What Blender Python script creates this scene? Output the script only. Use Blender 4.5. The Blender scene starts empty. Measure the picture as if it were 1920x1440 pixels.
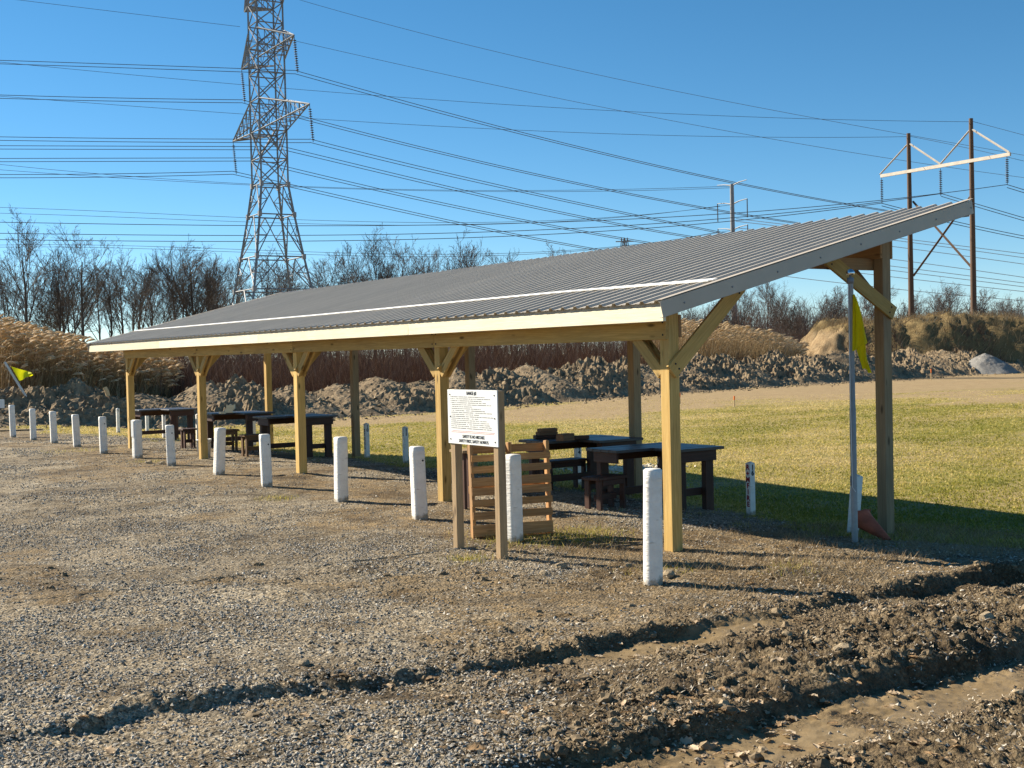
import bpy, bmesh, math, random
import numpy as np
from mathutils import Matrix, Vector
random.seed(7); rng = np.random.default_rng(7)
# World frame: x = across the firing line (away from the car park), y = along the shelter, origin at its nearest front post.
# ---------------------------------------------------------------- camera, sky, sun
scn = bpy.context.scene
CAM = np.array([-8.5585, -9.8036, 2.05]); FPX = 2329.5
FWD = np.array([.55727, .83033, 0.]); RGT = np.array([.83033, -.55727, 0.]); UP = np.array([0, 0, 1.])
PITCH, ROLL = math.radians(1.3575), math.radians(1.3569)
f0 = FWD*math.cos(PITCH) - UP*math.sin(PITCH); u0 = FWD*math.sin(PITCH) + UP*math.cos(PITCH)
cr = RGT*math.cos(ROLL) - u0*math.sin(ROLL); cu = RGT*math.sin(ROLL) + u0*math.cos(ROLL)
cd = bpy.data.cameras.new('camera'); cam = bpy.data.objects.new('camera', cd); scn.collection.objects.link(cam)
cd.lens = FPX/1920*36; cd.sensor_width = 36; cd.clip_end = 6000; cd.clip_start = .1
cam.matrix_world = Matrix([[cr[i], cu[i], -f0[i], CAM[i]] for i in range(3)] + [[0, 0, 0, 1]])
scn.camera = cam
SUN = Vector((-.78, 1.5, 1.0)).normalized()
wd = bpy.data.worlds.new('World'); scn.world = wd; wd.use_nodes = True
nt = wd.node_tree; sky = nt.nodes.new('ShaderNodeTexSky'); sky.sky_type = 'NISHITA'; sky.sun_disc = False
sky.sun_elevation = math.asin(SUN.z); sky.sun_rotation = math.atan2(SUN.x, SUN.y)
sky.altitude = 3000; sky.air_density = 1.0; sky.dust_density = 0.; sky.ozone_density = 3.0
hs = nt.nodes.new('ShaderNodeHueSaturation'); hs.inputs['Saturation'].default_value = 1.22; hs.inputs['Hue'].default_value = .489; nt.links.new(sky.outputs[0], hs.inputs['Color'])
nt.links.new(hs.outputs[0], nt.nodes['Background'].inputs[0]); nt.nodes['Background'].inputs[1].default_value = .067
sl = bpy.data.lights.new('sun', 'SUN'); so = bpy.data.objects.new('sun', sl); scn.collection.objects.link(so)
sl.energy = 5.0; sl.angle = math.radians(.53); sl.color = (1, .90, .74)
so.rotation_euler = SUN.to_track_quat('Z', 'Y').to_euler(); so.location = (0, 0, 60)
scn.view_settings.view_transform = 'Standard'; scn.view_settings.look = 'None'
scn.view_settings.exposure = 1.05; scn.view_settings.gamma = 1

# ---------------------------------------------------------------- helpers
C = scn.collection
def ray(u, v):
    du, dv = u-960, v-720; c, s = math.cos(ROLL), math.sin(ROLL)
    a = (du*c - dv*s)/FPX; b = -(du*s + dv*c)/FPX
    c, s = math.cos(PITCH), math.sin(PITCH)
    return RGT*a + FWD*(c + b*s) + UP*(b*c - s)
def at(u, v, depth):            # the point seen at a pixel, at a known distance along the view
    d = ray(u, v); return CAM + d*(depth/(d @ FWD))
def cw(xc, yc): return CAM[:2] + xc*RGT[:2] + yc*FWD[:2]
def ss(a, b, t): t = np.clip((t-a)/(b-a), 0, 1); return t*t*(3-2*t)
def _h(ix, iy, s):
    n = (ix*374761393 + iy*668265263 + s*974634777) & 0xffffffff
    n = ((n ^ (n >> 13))*1274126177) & 0xffffffff
    return ((n ^ (n >> 16)) & 0xffff)/65535.
def vn(x, y, s=0):
    ix = np.floor(x).astype(np.int64); iy = np.floor(y).astype(np.int64); fx = x-ix; fy = y-iy
    fx = fx*fx*(3-2*fx); fy = fy*fy*(3-2*fy)
    return (_h(ix, iy, s)*(1-fx) + _h(ix+1, iy, s)*fx)*(1-fy) + (_h(ix, iy+1, s)*(1-fx) + _h(ix+1, iy+1, s)*fx)*fy
def fbm(x, y, oct=4, s=0, gain=.5):
    r = 0; a = 1; t = 0
    for i in range(oct):
        r = r + a*vn(x*2.03**i + i*17.3, y*2.03**i - i*9.1, s+i); t += a; a *= gain
    return r/t
def billow(x, y, oct=3, s=0):
    r = 0; a = 1; t = 0
    for i in range(oct):
        r = r + a*(1-np.abs(2*vn(x*2.1**i + i*5.7, y*2.1**i + i*3.3, s+i)-1))**1.3; t += a; a *= .55
    return r/t
BUMP = [(-.1, -1.9, .10, .55), (.35, .0, .03, .4), (0, 4.5, .05, .4), (-.1, 9.2, .04, .4), (0, 13.8, .04, .35), (-.3, 18.5, .04, .4), (-.9, -1.2, .03, .5)]
def terrain(x, y, fine=True):
    x = np.asarray(x, float); y = np.asarray(y, float)
    gf = np.interp(y, [-30, -6, -2, 0, 4.64, 9.28, 13.9, 18.6, 30, 60], [0, 0, -.02, -.05, .04, .14, .11, .08, 0, 0])*ss(-10, -2, x)
    z = gf - .45*ss(.8, 7.5, x) + .22*ss(14, 40, x) + .02*(fbm(x*.35, y*.35, 2, 3)-.5)*2
    for bx, by, a, r in BUMP: z = z + a*np.exp(-((x-bx)**2 + (y-by)**2)/(r*r))
    # wheel ruts, running along x
    on = ss(14, 5, x)
    yl1 = np.interp(x, [-9, -7.15, -6.24, -5.56, -4.77, -3.93, -3.1, -1.8, .69, 1.67, 6], [-2.5, -2.56, -2.41, -2.5, -2.78, -2.82, -2.76, -2.9, -2.82, -2.95, -3.2]) + .16*(fbm(x*2.2, x*0+.5, 3, 40)-.5) + .09*(fbm(x*8, y*6, 2, 41)-.5)
    d1 = (.35+.65*ss(.3, .55, fbm(x*1.1+7, x*0, 2, 42)))*np.interp(x, [-9, -5, -2, 1, 4], [.05, .06, .085, .14, .14])*(.6+.8*fbm(x*1.3, x*0, 2, 44))
    t = yl1-y
    z = z - on*d1*ss(0, .09, t)*(1-ss(.42, .75, t)) + on*.35*d1*np.exp(-((t+.07)/.09)**2)
    yl2 = -4.62 + .2*(fbm(x*1.9, x*0+.5, 3, 60)-.5) + .09*(fbm(x*8, y*6, 2, 61)-.5)
    d2 = np.interp(x, [-6.6, -5.2, -4, 0, 4], [0, .055, .09, .11, .11])*(.6+.8*fbm(x*1.1, x*0, 2, 47))
    t2 = yl2-y
    z = z - on*d2*ss(0, .10, t2)*(1-ss(.65, .95, t2)) + on*.15*d2*np.exp(-((t2+.08)/.1)**2)
    ridge = ss(.5, .8, t)*(1-ss(-.12, .0, t2)) + ss(.7, .95, t2)
    ridge = ridge*(.18*ss(-7.5, -5.5, x)+.82*ss(-5.2, -2.4, x+1.6*(fbm(x*.9, y*1.4, 2, 64)-.5)))*on
    z = z + .03*ridge
    if fine:
        rough = ridge*.062 + .04*np.exp(-((t+.05)/.16)**2)*on + .012 + .03*ss(.45, .7, fbm(x*.9+4, y*.9, 3, 80))*ss(2.5, .5, x)*ss(-7, -3, x)*ss(3, 0, y)
        z = z + rough*(billow(x*5.5, y*5.5, 4, 11)-.55) + .55*rough*(billow(x*15, y*15, 2, 19)-.5) + (.25*rough+.003)*(fbm(x*32, y*32, 2, 15)-.5)*2
    return z
def masks(x, y):
    n = fbm(x*.7, y*.7, 4, 21); n2 = fbm(x*2.3, y*2.3, 3, 22)
    edge = np.interp(y, [-8, -2.5, 0, 10, 22, 28, 40], [3.3, 3.2, 2.6, 2.75, 2.6, 1.2, .6])
    grass = ss(-.5, .5, x-edge+(n-.5)*2.2)*ss(-2.3, -1.3, y + (n2-.5)*1.0 + ss(4, 9, x)*9)
    t = -2.78-y
    mud = ss(-.25, .1, t+(n2-.5)*.5)*ss(-6.4, -2.9, x+(n-.5)*4)
    dirt = np.clip(ss(.41, .58, n + .22*np.exp(-((x+.5)/1.1)**2) - .05 + .30*ss(2.2, -1.5, y)*ss(-6.5, -2.5, x)*ss(4, 1.5, x) - .13*ss(-2.5, -7, x)), 0, 1)
    dirt = np.maximum(dirt, mud)
    t2 = -4.62-y
    sand = np.clip(ss(.05, .18, t2)*(1-ss(.55, .8, t2))*ss(-5.3, -4.3, x)*(1-ss(-1.6, -.6, x)) + ss(.05, .15, t)*(1-ss(.3, .5, t))*ss(-3.9, -3.2, x)*(1-ss(-1.9, -1.2, x)), 0, 1)
    sand = sand*ss(.25, .5, n2+.18)
    return grass, dirt, mud, sand
def gp(u, v, z=None):            # ground point under a pixel
    d = ray(u, v); zz = 0. if z is None else z
    for _ in range(12):
        P = CAM + d*((zz-CAM[2])/d[2])
        if z is not None: return P
        zz = .5*zz + .5*float(terrain(P[0], P[1], False))
    return P
def tz(x, y): return float(terrain(x, y, False))

def mesh_np(name, V, F, attrs=None, smooth=False):
    V = np.asarray(V, np.float32); m = bpy.data.meshes.new(name); F = [np.asarray(f, np.int32) for f in (F if isinstance(F, list) else [F]) if len(f)]
    m.vertices.add(len(V)); m.vertices.foreach_set('co', V.ravel())
    loops = np.concatenate([f.ravel() for f in F]); tot = np.concatenate([np.full(len(f), f.shape[1], np.int32) for f in F])
    m.loops.add(len(loops)); m.loops.foreach_set('vertex_index', loops)
    m.polygons.add(len(tot)); m.polygons.foreach_set('loop_start', np.concatenate([[0], np.cumsum(tot)[:-1]]).astype(np.int32))
    try: m.polygons.foreach_set('loop_total', tot)
    except Exception: pass
    for k, a in (attrs or {}).items():
        at_ = m.attributes.new(k, 'FLOAT', 'POINT'); at_.data.foreach_set('value', np.asarray(a, np.float32))
    m.update(calc_edges=True); m.validate()
    m.polygons.foreach_set('use_smooth', np.full(len(m.polygons), smooth))
    return m
def link(name, mesh, mat=None, parent=None, M=None):
    o = bpy.data.objects.new(name, mesh); C.objects.link(o)
    if mat is not None and mesh is not None and not mesh.materials: mesh.materials.append(mat)
    M = M if M is not None else Matrix.Identity(4)
    if parent is not None:
        o.parent = parent; o.matrix_basis = MW[parent.name].inverted() @ M
    else: o.matrix_basis = M
    MW[o.name] = M
    return o
MW = {}
def tag(o, label, cat, group=None):
    o['label'] = label; o['category'] = cat
    if group: o['group'] = group
    return o
def thing(name, loc, label, cat, group=None, rz=0.):
    e = link(name, None, M=Matrix.Translation(Vector(loc)) @ Matrix.Rotation(rz, 4, 'Z')); e.empty_display_size = .2
    return tag(e, label, cat, group)
def kind(o, k): o['kind'] = k; return o
BOX = {}
def box(name, c, size, mat, parent=None, R=None, bev=.004, base=None):
    # box whose long side is its local x (wood grain); c and R are in the frame `base`
    s = [max(1e-4, abs(v)) for v in size]; k = int(np.argmax(s)); Q = Matrix.Identity(4)
    if k == 1: Q = Matrix.Rotation(math.pi/2, 4, 'Z'); s = [s[1], s[0], s[2]]
    elif k == 2: Q = Matrix.Rotation(-math.pi/2, 4, 'Y'); s = [s[2], s[1], s[0]]
    key = (round(s[0], 4), round(s[1], 4), round(s[2], 4), mat.name, bev)
    if key not in BOX:
        bm = bmesh.new(); bmesh.ops.create_cube(bm, size=1); bmesh.ops.scale(bm, vec=s, verts=bm.verts)
        b = min(bev, .2*min(s))
        if b > 0: bmesh.ops.bevel(bm, geom=bm.edges[:], offset=b, segments=1, affect='EDGES')
        m = bpy.data.meshes.new(name); bm.to_mesh(m); bm.free(); m.materials.append(mat); BOX[key] = m
    M = Matrix.Translation(Vector(c)) @ (R if R is not None else Matrix.Identity(4)) @ Q
    if base is not None: M = base @ M
    return link(name, BOX[key], None, parent, M)
def bar(name, a, b, w, t, mat, parent=None, side=(0, 0, 1), base=None, bev=.004):
    # board from a to b; w is measured along `side`, t across it
    a = Vector(a); b = Vector(b); x = (b-a).normalized(); z = Vector(side); z = (z-x*z.dot(x)).normalized(); y = z.cross(x)
    R = Matrix((x, y, z)).transposed().to_4x4()
    return box(name, (a+b)/2, ((b-a).length, t, w), mat, parent, R, bev, base)
class MB:
    def __init__(s): s.V = []; s.F3 = []; s.F4 = []; s.n = 0; s.A = []
    def add(s, V, F, a=0.):
        V = np.asarray(V, float); F = np.asarray(F, int)
        s.V.append(V); (s.F3 if F.shape[1] == 3 else s.F4).append(F+s.n); s.n += len(V); s.A.append(np.full(len(V), a) if np.isscalar(a) else a)
    def tube(s, P, r, n=5, cap=True, a=0.):
        P = np.asarray(P, float); r = np.broadcast_to(np.asarray(r, float), (len(P),)); T = np.gradient(P, axis=0); T /= np.linalg.norm(T, axis=1)[:, None]+1e-9
        ref = np.array([0, 0, 1.]) if abs(T[0][2]) < .9 else np.array([1., 0, 0])
        U = np.cross(T, ref); U /= np.linalg.norm(U, axis=1)[:, None]+1e-9; W = np.cross(T, U)
        an = np.arange(n)*2*math.pi/n
        V = (P[:, None, :] + r[:, None, None]*(np.cos(an)[None, :, None]*U[:, None, :] + np.sin(an)[None, :, None]*W[:, None, :])).reshape(-1, 3)
        i = np.arange(len(P)-1)[:, None]*n; j = np.arange(n)[None, :]; k = (j+1) % n
        s.add(V, np.stack([i+j, i+k, i+n+k, i+n+j], -1).reshape(-1, 4), a)
        if cap and n > 2:
            for q, e in ((0, 1), (len(P)-1, -1)):
                c = s.n; s.add(np.vstack([P[q:q+1], V[q*n:q*n+n]]), [[0, 1+(b if e > 0 else (b+1) % n), 1+((b+1) % n if e > 0 else b)] for b in range(n)], a)
        return s
    def bar(s, a, b, w, a_=0.): return s.tube([a, b], w*.7071, 4, True, a_)
    def lathe(s, prof, n=20, c=(0, 0, 0), wob=0.):
        prof = np.asarray(prof, float); an = np.arange(n)*2*math.pi/n; m = len(prof)
        V = np.stack([prof[:, 0][:, None]*np.cos(an)*(1+wob*np.sin(3*an+1)), prof[:, 0][:, None]*np.sin(an)*(1+wob*np.cos(2*an)), np.repeat(prof[:, 1][:, None], n, 1)], -1).reshape(-1, 3)+np.asarray(c)
        i = np.arange(m-1)[:, None]*n; j = np.arange(n)[None, :]; k = (j+1) % n
        s.add(V, np.stack([i+j, i+k, i+n+k, i+n+j], -1).reshape(-1, 4)); return s
    def mesh(s, name, smooth=False, attr=None):
        F = [np.concatenate(f) for f in (s.F3, s.F4) if f]
        return mesh_np(name, np.concatenate(s.V), F, {attr: np.concatenate(s.A)} if attr else None, smooth)
    def obj(s, name, mat, parent=None, M=None, smooth=False, attr=None): return link(name, s.mesh(name, smooth, attr), mat, parent, M)

# ---------------------------------------------------------------- materials
class N:
    def __init__(s, name, rough=.8, spec=.3, metal=0.):
        s.m = bpy.data.materials.new(name); s.m.use_nodes = True; s.t = s.m.node_tree; s.b = s.t.nodes['Principled BSDF']
        s.b.inputs['Roughness'].default_value = rough; s.b.inputs['Specular IOR Level'].default_value = spec; s.b.inputs['Metallic'].default_value = metal
    def n(s, typ, **kw):
        q = s.t.nodes.new(typ)
        for k, v in kw.items():
            if k in q.inputs: q.inputs[k].default_value = v
            else: setattr(q, k, v)
        return q
    def l(s, a, b): s.t.links.new(a, b)
    def co(s, kind='Object', scale=(1, 1, 1)):
        tc = s.n('ShaderNodeTexCoord'); mp = s.n('ShaderNodeMapping'); mp.inputs['Scale'].default_value = scale; s.l(tc.outputs[kind], mp.inputs[0]); return mp.outputs[0]
    def noise(s, co, scale, detail=4, rough=.6, dist=0.):
        q = s.n('ShaderNodeTexNoise', Scale=scale, Detail=detail, Roughness=rough, Distortion=dist); s.l(co, q.inputs['Vector']); return q.outputs['Fac']
    def ramp(s, fac, stops):
        q = s.n('ShaderNodeValToRGB'); e = q.color_ramp.elements
        while len(e) < len(stops): e.new(.5)
        for i, (p, c) in enumerate(stops): e[i].position = p; e[i].color = (*c, 1) if len(c) == 3 else c
        s.l(fac, q.inputs[0]); return q.outputs[0]
    def mix(s, fac, a, b, mode='MIX'):
        q = s.n('ShaderNodeMix', data_type='RGBA', blend_type=mode)
        for v, i in ((fac, 0), (a, 6), (b, 7)):
            if hasattr(v, 'is_linked'): s.l(v, q.inputs[i])
            else: q.inputs[i].default_value = v if i == 0 else (*v, 1)
        return q.outputs[2]
    def math(s, op, a, b=0.):
        q = s.n('ShaderNodeMath', operation=op)
        for v, i in ((a, 0), (b, 1)):
            if hasattr(v, 'is_linked'): s.l(v, q.inputs[i])
            else: q.inputs[i].default_value = v
        return q.outputs[0]
    def attr(s, name): return s.n('ShaderNodeAttribute', attribute_name=name).outputs['Fac']
    def rnd(s): return s.n('ShaderNodeObjectInfo').outputs['Random']
    def bump(s, h, strength, dist=.01):
        q = s.n('ShaderNodeBump', Strength=strength, Distance=dist); s.l(h, q.inputs['Height']); s.l(q.outputs[0], s.b.inputs['Normal']); return q
    def col(s, c):
        if hasattr(c, 'is_linked'): s.l(c, s.b.inputs['Base Color'])
        else: s.b.inputs['Base Color'].default_value = (*c, 1)
        return s
def wood(name, c0, c1, rough=.75, spec=.25, knots=True, dirt=.25, bump=.35):
    m = N(name, rough, spec)
    tc = m.n('ShaderNodeTexCoord'); add = m.n('ShaderNodeVectorMath', operation='ADD'); m.l(tc.outputs['Object'], add.inputs[0])
    cmb = m.n('ShaderNodeCombineXYZ'); r = m.rnd(); m.l(m.math('MULTIPLY', r, 37.), cmb.inputs[0]); m.l(m.math('MULTIPLY', r, 11.), cmb.inputs[1]); m.l(m.math('MULTIPLY', r, 23.), cmb.inputs[2]); m.l(cmb.outputs[0], add.inputs[1])
    def mp(sc):
        q = m.n('ShaderNodeMapping'); q.inputs['Scale'].default_value = sc; m.l(add.outputs[0], q.inputs[0]); return q.outputs[0]
    g = m.noise(mp((1.2, 26, 26)), 1.6, 5, .65, .6); fine = m.noise(mp((4, 160, 160)), 1., 3, .6)
    c = m.ramp(g, [(.3, c0), (.52, tuple((a+b)/2 for a, b in zip(c0, c1))), (.7, c1)])
    c = m.mix(.35, c, m.ramp(fine, [(.3, (.55, .5, .45)), (.7, (1.1, 1.08, 1.05))]), 'MULTIPLY')
    blot = m.noise(mp((1.2, 4, 4)), 1.1, 4, .6)
    c = m.mix(m.ramp(blot, [(.42, (0, 0, 0)), (.75, (dirt, dirt, dirt))]), c, (.16, .13, .09))
    c = m.mix(1., c, m.ramp(r, [(0, (.82, .8, .78)), (1, (1.1, 1.08, 1.05))]), 'MULTIPLY')
    if knots:
        v = m.n('ShaderNodeTexVoronoi', Scale=1.); m.l(mp((2.2, 7, 7)), v.inputs['Vector'])
        c = m.mix(m.ramp(v.outputs['Distance'], [(.07, (.9,)*3), (.17, (0,)*3)]), c, tuple(x*.25 for x in c0))
    m.col(c); m.bump(m.mix(.4, g, fine), bump, .004); return m.m
M_ = {}
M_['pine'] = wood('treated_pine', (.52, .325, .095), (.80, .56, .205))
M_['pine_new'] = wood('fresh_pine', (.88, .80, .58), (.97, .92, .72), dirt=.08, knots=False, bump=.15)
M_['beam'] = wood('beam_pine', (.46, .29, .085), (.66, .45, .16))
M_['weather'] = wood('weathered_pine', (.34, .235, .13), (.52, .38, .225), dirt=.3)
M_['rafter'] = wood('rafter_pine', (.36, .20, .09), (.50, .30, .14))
M_['bench'] = wood('dark_stained_wood', (.045, .019, .012), (.10, .042, .026), .6, .35, False, .2)
M_['benchtop'] = wood('dark_table_top', (.030, .029, .033), (.065, .062, .066), .42, .5, False, .15)
M_['stool'] = wood('brown_stool_wood', (.12, .065, .03), (.22, .13, .06), dirt=.4)
M_['pallet'] = wood('pallet_wood', (.34, .17, .06), (.60, .36, .16), dirt=.5)
M_['block'] = wood('scrap_wood', (.18, .10, .055), (.34, .2, .11), knots=False)
def white_paint():
    m = N('white_paint', .55, .4); co = m.co(); n = m.noise(co, 9, 5); n2 = m.noise(m.co(scale=(3, 3, 14)), 3, 4)
    c = m.ramp(n, [(.3, (.74, .70, .63)), (.6, (.87, .84, .77))])
    sep = m.n('ShaderNodeSeparateXYZ'); m.l(m.co('Object'), sep.inputs[0])
    low = m.math('ADD', m.math('MULTIPLY', sep.outputs['Z'], -9.), m.math('MULTIPLY', m.math('SUBTRACT', n, .5), 3.2))
    c = m.mix(m.ramp(m.math('ADD', low, .9), [(.15, (0,)*3), (.75, (.85,)*3)]), c, (.27, .21, .13))
    c = m.mix(m.ramp(n2, [(.62, (0,)*3), (.70, (.6,)*3)]), c, (.42, .36, .28))
    m.col(c); m.bump(n2, .5, .02); return m.m
M_['white'] = white_paint()
def plain(name, c, rough=.6, spec=.4, metal=0., var=.15, scale=6, bump=0.):
    m = N(name, rough, spec, metal); n = m.noise(m.co(), scale, 5)
    m.col(m.ramp(n, [(.25, tuple(x*(1-var) for x in c)), (.75, tuple(min(1, x*(1+var)) for x in c))]))
    if bump: m.bump(n, bump, .01)
    return m.m
M_['signwhite'] = plain('sign_board_white', (.82, .82, .79), .45, .4, 0, .03)
M_['ink'] = plain('sign_ink', (.03, .03, .035), .7, .2)
M_['inkgrey'] = plain('faint_print', (.27, .27, .27), .7, .2)
M_['redink'] = plain('red_letters', (.33, .02, .02), .6, .3)
M_['pinkline'] = plain('pink_rule', (.6, .3, .27), .6, .3)
def roofmat(name, c, rough, metal):
    m = N(name, rough, .5, metal); co = m.co('Object', (.6, 2.5, 1)); n = m.noise(co, 1.3, 5); n2 = m.noise(m.co('Object', (1.2, 30, 1)), 2, 4)
    cc = m.ramp(n, [(.3, tuple(x*.9 for x in c)), (.7, tuple(x*1.06 for x in c))]); cc = m.mix(.2, cc, m.ramp(n2, [(.35, (.6, .58, .54)), (.65, (1, 1, 1))]), 'MULTIPLY')
    m.col(m.mix(1., cc, m.ramp(m.rnd(), [(0, (.94,)*3), (1, (1.03,)*3)]), 'MULTIPLY')); m.l(m.ramp(n, [(.3, (rough-.07,)*3), (.7, (rough+.1,)*3)]), m.b.inputs['Roughness']); return m.m
M_['roof'] = roofmat('roof_steel', (.56, .50, .41), .48, .0)
M_['trim'] = roofmat('trim_steel', (.56, .48, .38), .5, .0)
M_['strip'] = plain('white_strip', (.86, .86, .83), .5, .4, 0, .05)
M_['galv'] = plain('galvanised_steel', (.21, .22, .235), .55, .4, .2, .3, 1.5)
M_['steelpole'] = plain('steel_pole', (.24, .25, .26), .55, .4, .1, .12, .7)
M_['alu'] = plain('aluminium_pole', (.36, .33, .30), .5, .4, .0, .15, 12)
M_['chrome'] = plain('chrome', (.62, .62, .62), .12, .5, 1., .05)
M_['wire'] = plain('wire_metal', (.05, .055, .065), .6, .3, .3)
M_['insul'] = plain('insulator_glaze', (.05, .045, .05), .35, .5)
M_['pole'] = wood('utility_pole_wood', (.09, .055, .035), (.16, .10, .07), knots=False)
M_['armwood'] = plain('crossarm_wood', (.50, .45, .38), .8, .2, 0, .2, 1.2)
def flagmat(name, c, tr):
    m = N(name, .7, .2); n = m.noise(m.co(), 14, 4); m.col(m.ramp(n, [(.3, tuple(x*.85 for x in c)), (.7, c)]))
    t = m.n('ShaderNodeBsdfTranslucent'); t.inputs[0].default_value = (*c, 1); mx = m.n('ShaderNodeMixShader'); mx.inputs[0].default_value = tr
    m.l(m.b.outputs[0], mx.inputs[1]); m.l(t.outputs[0], mx.inputs[2]); m.l(mx.outputs[0], m.t.nodes['Material Output'].inputs[0]); return m.m
M_['flag'] = flagmat('yellow_flag', (.85, .68, .01), .45)
M_['flagneon'] = flagmat('neon_yellow_flag', (.88, .86, .015), .4)
M_['cone'] = plain('faded_orange_cone', (.42, .10, .05), .6, .3, 0, .35, 9)
M_['bucket'] = plain('dirty_white_plastic', (.62, .61, .57), .5, .4, 0, .25, 7)
M_['orange'] = plain('orange_tape', (.85, .20, .03), .5, .3)
M_['stake'] = plain('stake_wood', (.62, .45, .25), .8, .2)
def leafy(name, stops, rough=.75, tr=.0):     # colour per strand from the attribute 'a'
    m = N(name, rough, .2); c = m.ramp(m.attr('a'), stops); m.col(c)
    if tr:
        t = m.n('ShaderNodeBsdfTranslucent'); m.l(c, t.inputs[0]); mx = m.n('ShaderNodeMixShader'); mx.inputs[0].default_value = tr
        m.l(m.b.outputs[0], mx.inputs[1]); m.l(t.outputs[0], mx.inputs[2]); m.l(mx.outputs[0], m.t.nodes['Material Output'].inputs[0])
    return m.m
M_['reed'] = leafy('reed_straw', [(0, (.17, .11, .055)), (.4, (.36, .25, .125)), (.75, (.58, .43, .24)), (1, (.82, .66, .44))], .7, .35)
M_['brush'] = leafy('brown_brush', [(0, (.075, .042, .03)), (.5, (.19, .11, .072)), (.85, (.32, .20, .13)), (1, (.47, .34, .22))])
M_['scrub'] = leafy('distant_scrub', [(0, (.12, .075, .06)), (.5, (.21, .135, .105)), (1, (.30, .21, .15))])
M_['bark'] = leafy('tree_bark', [(0, (.06, .047, .04)), (1, (.125, .10, .085))])
M_['bark2'] = leafy('sunlit_bark', [(0, (.13, .10, .08)), (1, (.24, .18, .14))])
M_['lawn'] = leafy('lawn_blades', [(0, (.20, .205, .028)), (.3, (.38, .33, .065)), (.6, (.56, .445, .14)), (1, (.72, .565, .26))], .7, .4)
M_['straw'] = leafy('dry_straw', [(0, (.17, .11, .055)), (.6, (.36, .26, .14)), (1, (.55, .43, .27))], .75, .15)
M_['peb'] = leafy('pebbles', [(0, (.10, .087, .07)), (.35, (.26, .23, .185)), (.75, (.47, .42, .34)), (1, (.72, .65, .54))], .8)
M_['clod'] = leafy('mud_clods', [(0, (.11, .077, .045)), (.6, (.23, .17, .10)), (1, (.38, .295, .185))], .8)
M_['chip'] = leafy('litter_chips', [(0, (.10, .07, .045)), (.4, (.32, .255, .175)), (.8, (.58, .50, .38)), (1, (.74, .67, .55))], .75, .1)
M_['leaf'] = leafy('dry_oak_leaf', [(0, (.34, .21, .10)), (1, (.62, .50, .35))], .65, .15)
def stone_mat():
    m = N('tan_stone', .85, .2); n = m.noise(m.co(), 14, 5); m.col(m.mix(1., m.ramp(n, [(.3, (.30, .22, .13)), (.7, (.56, .45, .30))]), m.ramp(m.rnd(), [(0, (.7,)*3), (1, (1.1,)*3)]), 'MULTIPLY')); m.bump(n, .6, .02); return m.m
M_['stone'] = stone_mat()
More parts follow.
